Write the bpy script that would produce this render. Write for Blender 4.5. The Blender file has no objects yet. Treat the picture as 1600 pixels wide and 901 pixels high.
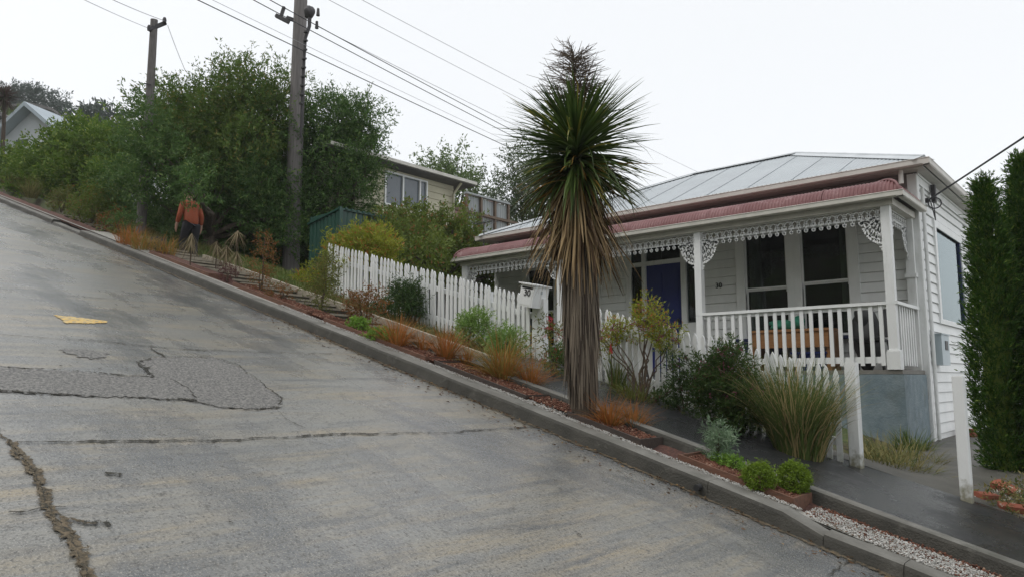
import bpy, bmesh, math, random
import numpy as np
from mathutils import Vector
C = bpy.context.scene.collection
scn = bpy.context.scene
R = math.radians
# ------------------------------------------------------------------ camera, sky, sun, exposure
FPX = 1140.0
PITCH = math.atan(140 / FPX)
AZ = math.pi - math.atan(1300 / (FPX / math.cos(PITCH)))      # heading, counter-clockwise from +X
CAM = np.array([0, 0, 1.6])
cd = bpy.data.cameras.new('camera'); cam = bpy.data.objects.new('camera', cd); C.objects.link(cam)
cd.sensor_width = 36; cd.lens = FPX / 1600 * 36; cd.clip_start = 0.05; cd.clip_end = 2000
cam.location = CAM; cam.rotation_euler = (math.pi / 2 + PITCH, 0, AZ - math.pi / 2)
scn.camera = cam
w = bpy.data.worlds.new('World'); scn.world = w; w.use_nodes = True
nt = w.node_tree; nt.nodes.clear()
SUN_EL, SUN_AZ = R(58), R(215)          # sun high behind the cloud
sky = nt.nodes.new('ShaderNodeTexSky'); sky.sky_type = 'NISHITA'; sky.sun_disc = False
sky.sun_elevation = SUN_EL; sky.sun_rotation = SUN_AZ; sky.dust_density = 4; sky.air_density = 1
hs = nt.nodes.new('ShaderNodeHueSaturation'); hs.inputs['Saturation'].default_value = 0.3
nt.links.new(sky.outputs[0], hs.inputs['Color'])
b1 = nt.nodes.new('ShaderNodeBackground'); b1.inputs[1].default_value = 0.05
nt.links.new(hs.outputs[0], b1.inputs[0])
b2 = nt.nodes.new('ShaderNodeBackground'); b2.inputs[0].default_value = (0.965, 0.985, 1, 1); b2.inputs[1].default_value = 0.76
ad = nt.nodes.new('ShaderNodeAddShader'); wo = nt.nodes.new('ShaderNodeOutputWorld')
nt.links.new(b1.outputs[0], ad.inputs[0]); nt.links.new(b2.outputs[0], ad.inputs[1]); nt.links.new(ad.outputs[0], wo.inputs[0])
sl = bpy.data.lights.new('sun', 'SUN'); sl.energy = 0.95; sl.angle = R(25); sl.color = (1, .97, .93)
so = bpy.data.objects.new('sun', sl); C.objects.link(so)
# Nishita: rotation 0 = +Y, clockwise seen from above
sd = Vector((math.sin(SUN_AZ) * math.cos(SUN_EL), math.cos(SUN_AZ) * math.cos(SUN_EL), math.sin(SUN_EL)))
so.rotation_euler = (-sd).to_track_quat('-Z', 'Y').to_euler()
scn.view_settings.view_transform = 'Standard'; scn.view_settings.look = 'None'
scn.view_settings.exposure = 0.15; scn.view_settings.gamma = 1.0; scn.view_settings.use_curve_mapping = False
scn.cycles.max_bounces = 6; scn.cycles.diffuse_bounces = 3; scn.cycles.transparent_max_bounces = 12
# ------------------------------------------------------------------ helpers
FWD = np.array([math.cos(AZ) * math.cos(PITCH), math.sin(AZ) * math.cos(PITCH), math.sin(PITCH)])
RGT = np.array([math.sin(AZ), -math.cos(AZ), 0]); UPV = np.cross(RGT, FWD)
def ray(x, y): return FWD + RGT * (x - 800) / FPX + UPV * (450.5 - y) / FPX
def PD(x, y, d): return CAM + ray(x, y) * d
def AT(x, y, Y): r = ray(x, y); return CAM + r * (Y - CAM[1]) / r[1]
def ONX(x, y, X): r = ray(x, y); return CAM + r * (X - CAM[0]) / r[0]
G = 0.275                                                   # the street climbs 27.5 %
def PL(x, y, dz=0.0): r = ray(x, y); return CAM + r * (dz - CAM[2]) / (r[2] + G * r[0])
def st(X): return -G * X
rng = np.random.default_rng(7); random.seed(7)
WL = {}                                                     # world location of every origin
def setp(o, label=None, cat=None, group=None, kind=None):
    for k, v in (('label', label), ('category', cat), ('group', group), ('kind', kind)):
        if v: o[k] = v
    return o
def link(name, data, parent, origin):
    o = bpy.data.objects.new(name, data); C.objects.link(o)
    p = np.array(origin if origin is not None else (WL[parent.name] if parent else (0, 0, 0)), float)
    if parent:
        o.parent = parent; o.location = p - WL[parent.name]
    else: o.location = p
    WL[o.name] = p
    return o
def thing(name, loc, label, cat, group=None, kind=None):
    return setp(link(name, None, None, loc), label, cat, group, kind)
def npmesh(name, V, F, m, parent=None, origin=None, smooth=False):
    """V (n,3) world coords, F (m,k) faces of equal size"""
    org = np.array(origin if origin is not None else (WL[parent.name] if parent else (0, 0, 0)), float)
    V = np.asarray(V, float) - org; F = np.asarray(F)
    me = bpy.data.meshes.new(name); k = F.shape[1]
    me.vertices.add(len(V)); me.vertices.foreach_set('co', V.ravel())
    me.loops.add(F.size); me.loops.foreach_set('vertex_index', F.ravel().astype(np.int32))
    me.polygons.add(len(F)); me.polygons.foreach_set('loop_start', (np.arange(len(F)) * k).astype(np.int32))
    me.update(calc_edges=True); me.validate()
    if smooth: me.polygons.foreach_set('use_smooth', np.ones(len(me.polygons), bool))
    me.materials.append(m)
    return link(name, me, parent, org)
class MB:
    def __init__(s): s.v = []; s.f = []; s.sm = []
    def add(s, vs, fs, smooth=False):
        n = len(s.v); s.v += [tuple(map(float, p)) for p in vs]
        s.f += [tuple(i + n for i in f) for f in fs]; s.sm += [smooth] * len(fs)
    def box(s, x0, x1, y0, y1, z0, z1):
        s.add([(x0, y0, z0), (x1, y0, z0), (x1, y1, z0), (x0, y1, z0), (x0, y0, z1), (x1, y0, z1), (x1, y1, z1), (x0, y1, z1)], BOXF)
    def sbox(s, x0, x1, y0, y1, d0, d1, n=1):
        """box whose bottom and top follow the street slope"""
        for i in range(n):
            a = x0 + (x1 - x0) * i / n; b = x0 + (x1 - x0) * (i + 1) / n
            s.add([(a, y0, st(a) + d0), (b, y0, st(b) + d0), (b, y1, st(b) + d0), (a, y1, st(a) + d0),
                   (a, y0, st(a) + d1), (b, y0, st(b) + d1), (b, y1, st(b) + d1), (a, y1, st(a) + d1)], BOXF)
    def hexa(s, p8): s.add(p8, BOXF)
    def bar(s, a, b, w, h=None, up=(0, 0, 1)):
        a = Vector(a); b = Vector(b); h = h or w; d = (b - a).normalized(); sd_ = d.cross(Vector(up))
        if sd_.length < 1e-4: sd_ = d.cross(Vector((0, 1, 0)))
        sd_.normalize(); u = sd_.cross(d); q = []
        for p in (a, b):
            q += [p - sd_ * w / 2 - u * h / 2, p + sd_ * w / 2 - u * h / 2, p + sd_ * w / 2 + u * h / 2, p - sd_ * w / 2 + u * h / 2]
        s.add(q, [(3, 2, 1, 0), (4, 5, 6, 7), (0, 1, 5, 4), (1, 2, 6, 5), (2, 3, 7, 6), (3, 0, 4, 7)])
    def tube(s, pts, rad, n=8, cap=True):
        pts = [Vector(p) for p in pts]; m = len(pts)
        rad = rad if hasattr(rad, '__len__') else [rad] * m
        vs = []; prev = None
        for i, p in enumerate(pts):
            d = (pts[min(i + 1, m - 1)] - pts[max(i - 1, 0)]).normalized()
            if prev is None:
                a = d.cross(Vector((0, 0, 1)))
                if a.length < .05: a = d.cross(Vector((1, 0, 0)))
            else: a = prev - d * prev.dot(d)
            a.normalize(); prev = a; b = d.cross(a)
            for j in range(n):
                t = 2 * math.pi * j / n; vs.append(p + (a * math.cos(t) + b * math.sin(t)) * rad[i])
        fs = [(i * n + j, i * n + (j + 1) % n, (i + 1) * n + (j + 1) % n, (i + 1) * n + j) for i in range(m - 1) for j in range(n)]
        s.add(vs, fs, True)
        if cap: s.add(vs[:n], [tuple(range(n))[::-1]]); s.add(vs[-n:], [tuple(range(n))])
    def prism(s, poly, axis, a, b):
        """poly of 2-D points swept along an axis from a to b"""
        n = len(poly); q = []
        for t in (a, b):
            for (u, v) in poly: q.append({'x': (t, u, v), 'y': (u, t, v), 'z': (u, v, t)}[axis])
        s.add(q, [tuple(range(n)), tuple(range(n, 2 * n))[::-1]] + [(i, i + n, (i + 1) % n + n, (i + 1) % n) for i in range(n)])
    def blob(s, c, r, n=10, k=7, lump=.15, seed=0):
        rr = random.Random(seed); ph = [rr.uniform(0, 6) for _ in range(4)]; vs = []
        for i in range(k + 1):
            th = math.pi * i / k
            for j in range(n):
                a = 2 * math.pi * j / n
                q = 1 + lump * (math.sin(2 * a + ph[0]) * math.sin(th * 2 + ph[1]) + .6 * math.sin(3 * a + ph[2] + th * 3))
                vs.append((c[0] + r[0] * q * math.sin(th) * math.cos(a), c[1] + r[1] * q * math.sin(th) * math.sin(a), c[2] + r[2] * q * math.cos(th)))
        s.add(vs, [(i * n + j, (i + 1) * n + j, (i + 1) * n + (j + 1) % n, i * n + (j + 1) % n) for i in range(k) for j in range(n)], True)
    def build(s, name, m, parent=None, origin=None):
        org = np.array(origin if origin is not None else (WL[parent.name] if parent else (0, 0, 0)), float)
        me = bpy.data.meshes.new(name)
        me.from_pydata([tuple(np.array(p) - org) for p in s.v], [], s.f); me.update()
        me.polygons.foreach_set('use_smooth', s.sm)
        bm = bmesh.new(); bm.from_mesh(me); bmesh.ops.recalc_face_normals(bm, faces=bm.faces); bm.to_mesh(me); bm.free()
        me.materials.append(m)
        return link(name, me, parent, org)
BOXF = [(3, 2, 1, 0), (4, 5, 6, 7), (0, 1, 5, 4), (1, 2, 6, 5), (2, 3, 7, 6), (3, 0, 4, 7)]
def dup(o, at, parent=None, deep=True):
    """copy of a thing or part, with its children, moved to world point at"""
    c = o.copy(); C.objects.link(c); at = np.array(at, float)
    c.parent = parent; c.location = at - (WL[parent.name] if parent else 0); WL[c.name] = at
    if deep:
        for ch in [q for q in o.children]: dup(ch, at + (WL[ch.name] - WL[o.name]), c)
    return c
# ------------------------------------------------------------------ materials
def mat(name, c1, c2=None, scale=4, rough=.6, bump=0, bscale=40, detail=6, spec=.5, lo=.35, hi=.65, stretch=None, world=False, c3=None, s3=.7, l3=.55, h3=.75, rough2=None, metal=0):
    m = bpy.data.materials.new(name); m.use_nodes = True; t = m.node_tree; N = t.nodes; L = t.links
    p = N['Principled BSDF']; p.inputs['Roughness'].default_value = rough; p.inputs['Specular IOR Level'].default_value = spec
    p.inputs['Metallic'].default_value = metal
    if world: co = N.new('ShaderNodeNewGeometry').outputs['Position']
    else: co = N.new('ShaderNodeTexCoord').outputs['Object']
    if stretch:
        mp = N.new('ShaderNodeMapping'); mp.inputs['Scale'].default_value = stretch; L.new(co, mp.inputs[0]); co = mp.outputs[0]
    p.inputs['Base Color'].default_value = (*c1, 1)
    def noise(sc, lo_, hi_, det=detail):
        n = N.new('ShaderNodeTexNoise'); n.inputs['Scale'].default_value = sc; n.inputs['Detail'].default_value = det; n.inputs['Roughness'].default_value = .62
        L.new(co, n.inputs['Vector'])
        r = N.new('ShaderNodeMapRange'); r.inputs[1].default_value = lo_; r.inputs[2].default_value = hi_; L.new(n.outputs['Fac'], r.inputs[0])
        return n, r
    if c2:
        n, r = noise(scale, lo, hi)
        mx = N.new('ShaderNodeMix'); mx.data_type = 'RGBA'; mx.inputs[6].default_value = (*c1, 1); mx.inputs[7].default_value = (*c2, 1)
        L.new(r.outputs[0], mx.inputs[0]); col = mx.outputs[2]
        if rough2 is not None:
            rr = N.new('ShaderNodeMapRange'); rr.inputs[3].default_value = rough; rr.inputs[4].default_value = rough2
            L.new(r.outputs[0], rr.inputs[0]); L.new(rr.outputs[0], p.inputs['Roughness'])
        if c3:
            n3, r3 = noise(s3, l3, h3)
            m3 = N.new('ShaderNodeMix'); m3.data_type = 'RGBA'; m3.inputs[7].default_value = (*c3, 1)
            L.new(r3.outputs[0], m3.inputs[0]); L.new(col, m3.inputs[6]); col = m3.outputs[2]
        L.new(col, p.inputs['Base Color'])
    if bump:
        bn, _ = noise(bscale, 0, 1, 8); bp = N.new('ShaderNodeBump'); bp.inputs['Strength'].default_value = bump; bp.inputs['Distance'].default_value = .02
        L.new(bn.outputs['Fac'], bp.inputs['Height']); L.new(bp.outputs[0], p.inputs['Normal'])
    return m
def leafmat(name, c1, c2, c3=None, p3=.12, rough=.6, trans=.28, clump=1.3, spec=.22):
    """leaf colour varies from leaf to leaf and from branch to branch; p3 = share of leaves in colour c3"""
    m = bpy.data.materials.new(name); m.use_nodes = True; t = m.node_tree; N = t.nodes; L = t.links
    p = N['Principled BSDF']; p.inputs['Roughness'].default_value = rough; p.inputs['Specular IOR Level'].default_value = spec
    g = N.new('ShaderNodeNewGeometry')
    n = N.new('ShaderNodeTexNoise'); n.inputs['Scale'].default_value = clump; n.inputs['Detail'].default_value = 3
    L.new(g.outputs['Position'], n.inputs['Vector'])
    a = N.new('ShaderNodeMath'); a.operation = 'MULTIPLY_ADD'; a.inputs[1].default_value = .55; L.new(g.outputs['Random Per Island'], a.inputs[0])
    r = N.new('ShaderNodeMapRange'); r.inputs[1].default_value = .3; r.inputs[2].default_value = .7; r.inputs[4].default_value = .5; L.new(n.outputs['Fac'], r.inputs[0])
    L.new(r.outputs[0], a.inputs[2])
    mx = N.new('ShaderNodeMix'); mx.data_type = 'RGBA'; mx.inputs[6].default_value = (*c1, 1); mx.inputs[7].default_value = (*c2, 1)
    L.new(a.outputs[0], mx.inputs[0]); col = mx.outputs[2]
    if c3:
        f = N.new('ShaderNodeMath'); f.operation = 'FRACT'; q = N.new('ShaderNodeMath'); q.operation = 'MULTIPLY'; q.inputs[1].default_value = 17.31
        L.new(g.outputs['Random Per Island'], q.inputs[0]); L.new(q.outputs[0], f.inputs[0])
        ls = N.new('ShaderNodeMath'); ls.operation = 'LESS_THAN'; ls.inputs[1].default_value = p3; L.new(f.outputs[0], ls.inputs[0])
        m3 = N.new('ShaderNodeMix'); m3.data_type = 'RGBA'; m3.inputs[7].default_value = (*c3, 1); L.new(ls.outputs[0], m3.inputs[0]); L.new(col, m3.inputs[6]); col = m3.outputs[2]
    L.new(col, p.inputs['Base Color'])
    tr = N.new('ShaderNodeBsdfTranslucent'); L.new(col, tr.inputs[0])
    ms = N.new('ShaderNodeMixShader'); ms.inputs[0].default_value = trans
    L.new(p.outputs[0], ms.inputs[1]); L.new(tr.outputs[0], ms.inputs[2]); L.new(ms.outputs[0], N['Material Output'].inputs[0])
    return m
def glassmat(name, tint=(.5, .55, .55), clear=.75, gl=.9, ior=1.5):
    m = bpy.data.materials.new(name); m.use_nodes = True; t = m.node_tree; N = t.nodes; L = t.links; N.remove(N['Principled BSDF'])
    fr = N.new('ShaderNodeFresnel'); fr.inputs[0].default_value = ior
    gy = N.new('ShaderNodeBsdfGlossy'); gy.inputs[1].default_value = .02; gy.inputs[0].default_value = (*gl, 1) if isinstance(gl, tuple) else (gl, gl, gl, 1)
    tr = N.new('ShaderNodeBsdfTransparent'); tr.inputs[0].default_value = (*[clear * c / max(tint) for c in tint], 1)
    mx = N.new('ShaderNodeMixShader'); L.new(fr.outputs[0], mx.inputs[0]); L.new(tr.outputs[0], mx.inputs[1]); L.new(gy.outputs[0], mx.inputs[2])
    L.new(mx.outputs[0], N['Material Output'].inputs[0]); return m
M = {}
M['white'] = mat('white_paint', (.8, .81, .8), (.68, .7, .69), 3.5, .45, .12, 60, lo=.45, hi=.8, stretch=(1, 1, .35))
M['white_old'] = mat('weathered_white_paint', (.77, .78, .77), (.58, .59, .56), 5, .55, .2, 50, lo=.5, hi=.78, stretch=(1, 1, .3), c3=(.38, .37, .33), s3=9, l3=.66, h3=.8)
M['trim'] = mat('cream_trim', (.62, .6, .54), (.5, .48, .43), 4, .5, .1, 50)
M['gutter'] = mat('faded_gutter', (.56, .52, .48), (.62, .6, .56), 3, .5, .1, 40)
M['soffit'] = mat('soffit_paint', (.55, .54, .5), (.45, .43, .4), 3, .6)
M['shadefrieze'] = mat('eave_shade_pink_frieze', (.21, .185, .175), (.17, .15, .14), 5, .7)  # pinkish grey darkened, the shade under the eave put into the colour
M['roof'] = mat('grey_roof_iron', (.43, .465, .485), (.37, .4, .42), 1.2, .45, .05, 30, spec=.5, lo=.3, hi=.7, c3=(.46, .5, .52), s3=6)
M['roofcap'] = mat('roof_flashing', (.55, .58, .6), (.45, .48, .5), 3, .45)
M['redroof'] = mat('faded_red_roof_iron', (.15, .05, .05), (.245, .12, .118), 2.2, .5, .1, 30, lo=.35, hi=.75, c3=(.42, .3, .3), s3=6, l3=.58, h3=.85)
M['bluewall'] = mat('weathered_blue_render', (.14, .19, .215), (.225, .275, .295), 5, .8, .5, 35, lo=.35, hi=.65, c3=(.12, .15, .15), s3=2.2, l3=.55, h3=.8)
M['door'] = mat('dark_blue_paint', (.016, .026, .15), (.02, .032, .17), 2, .35)
M['navy'] = mat('navy_paint', (.02, .03, .09), (.03, .04, .11), 5, .5)
M['dark'] = mat('dark_gap', (.02, .02, .02), rough=.9)
M['interior'] = mat('dim_interior_lining', (.05, .048, .042), (.035, .033, .03), 2, .8)  # near-black lining, the dimness of the room painted into its colour
M['curtain'] = mat('curtain_cloth', (.5, .48, .4), (.4, .38, .3), 8, .9, stretch=(6, 6, .3))
M['blind'] = mat('pale_blind', (.7, .75, .76), (.66, .71, .72), 3, .8)
M['glass'] = glassmat('window_glass', clear=.65)
M['glass_side'] = glassmat('side_glass', (.8, .95, 1), .85, (.86, .97, 1), 2.3)
M['black'] = mat('black_plastic', (.015, .015, .017), (.03, .03, .03), 6, .5)
M['wood'] = mat('brown_board', (.34, .17, .065), (.26, .12, .045), 3, .5, stretch=(1, 6, 12))
M['green_cloth'] = mat('green_cloth', (.01, .17, .1), (.02, .12, .07), 8, .8)
M['bluebox'] = mat('blue_plastic', (.01, .02, .12), (.015, .03, .14), 4, .4)
M['deck'] = mat('deck_boards', (.2, .19, .17), (.14, .13, .11), 5, .7, stretch=(1, 8, 1))
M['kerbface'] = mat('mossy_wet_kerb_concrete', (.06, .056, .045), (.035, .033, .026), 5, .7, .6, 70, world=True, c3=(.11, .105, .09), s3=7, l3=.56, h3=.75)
M['kerb'] = mat('weathered_kerb_concrete', (.19, .185, .165), (.12, .115, .1), 4, .75, .5, 70, world=True, c3=(.075, .075, .06), s3=2.5, l3=.5, h3=.75)
M['step'] = mat('step_concrete', (.075, .064, .045), (.04, .035, .024), 6, .85, .4, 60, world=True, c3=(.05, .055, .03), s3=3)
M['asphalt'] = mat('wet_asphalt', (.036, .037, .038), (.024, .025, .027), 1.4, .13, .22, 140, world=True, lo=.42, hi=.6, rough2=.42, c3=(.055, .055, .053), s3=1.1)
M['patch'] = mat('worn_asphalt_patch', (.25, .24, .22), (.06, .06, .06), 48, .5, 1, 60, world=True, lo=.38, hi=.62, c3=(.25, .24, .22), s3=95, l3=.58, h3=.68)
M['path'] = mat('driveway_concrete', (.11, .105, .09), (.07, .068, .058), 3, .6, .4, 80, world=True)
M['bark_mulch'] = mat('red_bark_mulch', (.12, .05, .035), (.05, .022, .016), 45, .9, 1, 70, world=True, lo=.35, hi=.65, c3=(.2, .09, .06), s3=20, l3=.55, h3=.7)
M['pebble'] = mat('white_pebbles', (.36, .35, .32), (.22, .21, .18), 30, .7, .6, 60, world=True, c3=(.2, .19, .16), s3=12, l3=.58, h3=.75)
M['timber'] = mat('brown_edging_timber', (.17, .075, .045), (.1, .05, .03), 6, .75, .5, 60, stretch=(1, 6, 6))
M['oldtimber'] = mat('dark_wet_timber', (.06, .04, .03), (.035, .025, .02), 6, .6, .5, 60, stretch=(1, 6, 6))
M['soil'] = mat('garden_soil', (.06, .05, .03), (.035, .03, .018), 12, .95, .8, 40, world=True, c3=(.06, .085, .025), s3=.9, l3=.45, h3=.6)
M['crack'] = mat('crack_filling', (.03, .028, .02), (.06, .055, .035), 30, .8, .5, 60, world=True)
M['debris'] = mat('crumbled_road_debris', (.1, .075, .045), (.035, .03, .02), 26, .85, 1, 60, world=True, lo=.35, hi=.62, c3=(.2, .19, .16), s3=40, l3=.58, h3=.66)
M['yellow'] = mat('worn_yellow_paint', (.6, .36, .05), (.55, .42, .18), 9, .5, .2, 80, world=True, c3=(.2, .19, .16), s3=34, l3=.52, h3=.58)
M['pole'] = mat('weathered_pole_wood', (.2, .185, .18), (.12, .11, .105), 6, .85, .5, 40, stretch=(6, 6, .25))
M['iron'] = mat('dark_iron', (.05, .045, .05), (.03, .03, .03), 8, .6)
M['wire'] = mat('wire_black', (.03, .03, .035), rough=.6)
M['wire_pale'] = mat('wire_grey', (.3, .3, .32), rough=.5)
M['shed'] = mat('green_shed_steel', (.02, .075, .055), (.014, .055, .04), 2, .4)
M['cream'] = mat('cream_boards', (.52, .49, .36), (.45, .42, .31), 2, .6)
M['greyroof'] = mat('dark_grey_roofing', (.16, .155, .15), (.11, .105, .1), 3, .7)
M['panel'] = mat('milky_plastic_panel', (.34, .36, .36), (.26, .28, .28), 3, .35, stretch=(8, 8, .4))
M['pergola'] = mat('brown_stained_timber', (.16, .11, .075), (.11, .075, .05), 4, .7)
M['brick'] = mat('red_brick', (.3, .09, .05), (.22, .065, .04), 12, .85, .5, 60)
M['farwhite'] = mat('pale_house_wall', (.58, .61, .64), (.52, .55, .58), 1, .6)
M['meter'] = mat('grey_meter_box', (.46, .53, .56), (.4, .47, .5), 3, .45)
M['num'] = mat('black_numerals', (.012, .012, .012), rough=.5)
def postmat(name, za, zb, dirt):
    m = mat(name, (.74, .75, .74), (.6, .61, .6), 6, .5, .25, 50, lo=.5, hi=.8, stretch=(1, 1, .25), c3=(.36, .33, .28), s3=11, l3=.62, h3=.7); t = m.node_tree; N = t.nodes; L = t.links; p = N['Principled BSDF']
    src = p.inputs['Base Color'].links[0].from_socket; tc = N.new('ShaderNodeTexCoord'); sx = N.new('ShaderNodeSeparateXYZ'); L.new(tc.outputs['Object'], sx.inputs[0])
    n = N.new('ShaderNodeTexNoise'); n.inputs['Scale'].default_value = 18; n.inputs['Detail'].default_value = 8; L.new(tc.outputs['Object'], n.inputs['Vector'])
    a = N.new('ShaderNodeMath'); a.operation = 'MULTIPLY_ADD'; a.inputs[1].default_value = .5; L.new(n.outputs['Fac'], a.inputs[0]); L.new(sx.outputs[2], a.inputs[2])
    r = N.new('ShaderNodeMapRange'); r.inputs[1].default_value = za; r.inputs[2].default_value = zb; L.new(a.outputs[0], r.inputs[0])
    x = N.new('ShaderNodeMix'); x.data_type = 'RGBA'; L.new(r.outputs[0], x.inputs[0]); L.new(src, x.inputs[6]); x.inputs[7].default_value = (*dirt, 1); L.new(x.outputs[2], p.inputs['Base Color']); return m
M['gatepost'] = postmat('gate_post_paint', .40, .24, (.24, .23, .17)); M['picket'] = postmat('picket_paint', .42, .2, (.34, .35, .27))   # splashed mud and algae up to knee height
M['bark'] = mat('tree_bark', (.1, .075, .055), (.05, .04, .03), 8, .9, .6, 40, stretch=(3, 3, .5))
M['stem'] = mat('shrub_stem', (.11, .075, .05), (.06, .045, .03), 10, .9)
# wet concrete street: mottled grey and tan, smoother where the water stands
def roadmat():
    m = bpy.data.materials.new('wet_concrete_street'); m.use_nodes = True; t = m.node_tree; N = t.nodes; L = t.links
    p = N['Principled BSDF']; co = N.new('ShaderNodeNewGeometry').outputs['Position']
    def noise(sc, lo, hi, stretch=None, det=8, ro=.6):
        src = co
        if stretch: mp = N.new('ShaderNodeMapping'); mp.inputs['Scale'].default_value = stretch; L.new(co, mp.inputs[0]); src = mp.outputs[0]
        n = N.new('ShaderNodeTexNoise'); n.inputs['Scale'].default_value = sc; n.inputs['Detail'].default_value = det; n.inputs['Roughness'].default_value = ro
        L.new(src, n.inputs['Vector']); r = N.new('ShaderNodeMapRange'); r.inputs[1].default_value = lo; r.inputs[2].default_value = hi
        L.new(n.outputs['Fac'], r.inputs[0]); return n.outputs['Fac'], r.outputs[0]
    def mix(a, b, f):
        x = N.new('ShaderNodeMix'); x.data_type = 'RGBA'; L.new(f, x.inputs[0])
        if isinstance(a, tuple): x.inputs[6].default_value = (*a, 1)
        else: L.new(a, x.inputs[6])
        x.inputs[7].default_value = (*b, 1); return x.outputs[2]
    _, big = noise(.5, .4, .62, (1, .6, 1)); _, mid = noise(1.7, .40, .62, (1.5, .55, 1), 10, .68); fr, fine = noise(62, .5, .68); fr2, fine2 = noise(130, .54, .68); _, damp = noise(.9, .48, .66, (.5, 1.5, 1), 9, .66); _, spots = noise(14, .6, .72)
    _, strk = noise(1.0, .47, .66, (5.5, .7, 1), 10, .7); _, strk2 = noise(1.0, .5, .68, (9, 1.1, 1), 10, .7)
    c = mix((.142, .15, .153), (.195, .182, .148), mid)
    c = mix(c, (.225, .225, .213), big)
    c = mix(c, (.265, .225, .158), strk)
    c = mix(c, (.092, .1, .108), damp)
    c = mix(c, (.098, .104, .108), strk2)
    c = mix(c, (.08, .076, .066), spots)
    c = mix(c, (.055, .053, .048), fine)
    c = mix(c, (.36, .34, .3), fine2)
    L.new(c, p.inputs['Base Color'])
    rr = N.new('ShaderNodeMapRange'); rr.inputs[3].default_value = .30; rr.inputs[4].default_value = .13; L.new(damp, rr.inputs[0]); L.new(rr.outputs[0], p.inputs['Roughness'])
    p.inputs['Specular IOR Level'].default_value = .5
    bp = N.new('ShaderNodeBump'); bp.inputs['Strength'].default_value = .4; bp.inputs['Distance'].default_value = .008; L.new(fr, bp.inputs['Height'])
    b2_ = N.new('ShaderNodeBump'); b2_.inputs['Strength'].default_value = .2; b2_.inputs['Distance'].default_value = .03
    n5, _ = noise(9, 0, 1); L.new(n5, b2_.inputs['Height']); L.new(bp.outputs[0], b2_.inputs['Normal']); L.new(b2_.outputs[0], p.inputs['Normal'])
    return m
M['road'] = roadmat()
def ragged(name, c1, c2, sc, rough=.85):
    m = mat(name, c1, c2, sc, rough, .9, 60, world=True, lo=.38, hi=.62); t = m.node_tree; N = t.nodes; L = t.links
    at_ = N.new('ShaderNodeAttribute'); at_.attribute_name = 'edge'; g = N.new('ShaderNodeNewGeometry')
    n = N.new('ShaderNodeTexNoise'); n.inputs['Scale'].default_value = 28; n.inputs['Detail'].default_value = 7; n.inputs['Roughness'].default_value = .75; L.new(g.outputs['Position'], n.inputs['Vector'])
    r = N.new('ShaderNodeMapRange'); r.inputs[1].default_value = .3; r.inputs[2].default_value = .7; L.new(n.outputs['Fac'], r.inputs[0])
    k = N.new('ShaderNodeMath'); k.operation = 'GREATER_THAN'; L.new(r.outputs[0], k.inputs[0]); L.new(at_.outputs['Fac'], k.inputs[1])
    tr = N.new('ShaderNodeBsdfTransparent'); x = N.new('ShaderNodeMixShader'); L.new(k.outputs[0], x.inputs[0]); L.new(tr.outputs[0], x.inputs[1]); L.new(N['Principled BSDF'].outputs[0], x.inputs[2]); L.new(x.outputs[0], N['Material Output'].inputs[0]); return m
M['crack'] = ragged('crack_filling', (.022, .02, .015), (.05, .046, .032), 40)
M['debris'] = ragged('crumbled_road_debris', (.17, .13, .08), (.05, .042, .026), 40)
# ------------------------------------------------------------------ ground
KX = [-200, -60, -40, -16, -13, -11.7, -11.4, -6, -4, -2.6, -1, 0, 10, 60]
KZ = [50, 15.3, 10.3, 4.15, 3.3, 2.1, 1.66, 1.66, 1.1, .64, .5, .12, -2.7, -16]
def sm(t): t = np.clip(t, 0, 1); return t * t * (3 - 2 * t)
def gz(X, Y):
    """height of the bare ground"""
    X = np.asarray(X, float); Y = np.asarray(Y, float)
    a = -G * X + np.where((Y < 5.2) | ((Y < 6.62) & (X < -6.0)), -.14, .10)
    lot = np.interp(X, KX, KZ)
    t = sm((Y - 7.5) / 2.2)
    z = a * (1 - t) + lot * t
    z = z - .16 * np.clip(Y - 26, 0, 200) + .75 * np.clip(-9 - Y, 0, 40)  # last term adds an unseen hill behind the camera for dark window reflections
    return z
def ground():
    xs = np.unique(np.concatenate([np.linspace(-138, -30, 44), np.linspace(-30, 8, 130), np.linspace(8, 40, 14)]))
    ys = np.unique(np.concatenate([np.linspace(-55, 5.15, 34), np.array([5.18, 5.9, 6.56, 6.66]), np.linspace(6.7, 14, 40), np.linspace(14, 112, 34)]))
    X, Y = np.meshgrid(xs, ys, indexing='ij')
    Z = gz(X, Y) + np.where(Y > 7.6, .02 * np.sin(X * 2.1 + Y) * np.sin(Y * 1.7), 0)
    V = np.stack([X, Y, Z], -1).reshape(-1, 3); nx, ny = X.shape
    i, j = np.meshgrid(np.arange(nx - 1), np.arange(ny - 1), indexing='ij'); a = (i * ny + j).ravel()
    F = np.stack([a, a + ny, a + ny + 1, a + 1], -1)
    setp(npmesh('ground', V, F, M['soil'], smooth=True), kind='structure')
ground()
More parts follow.
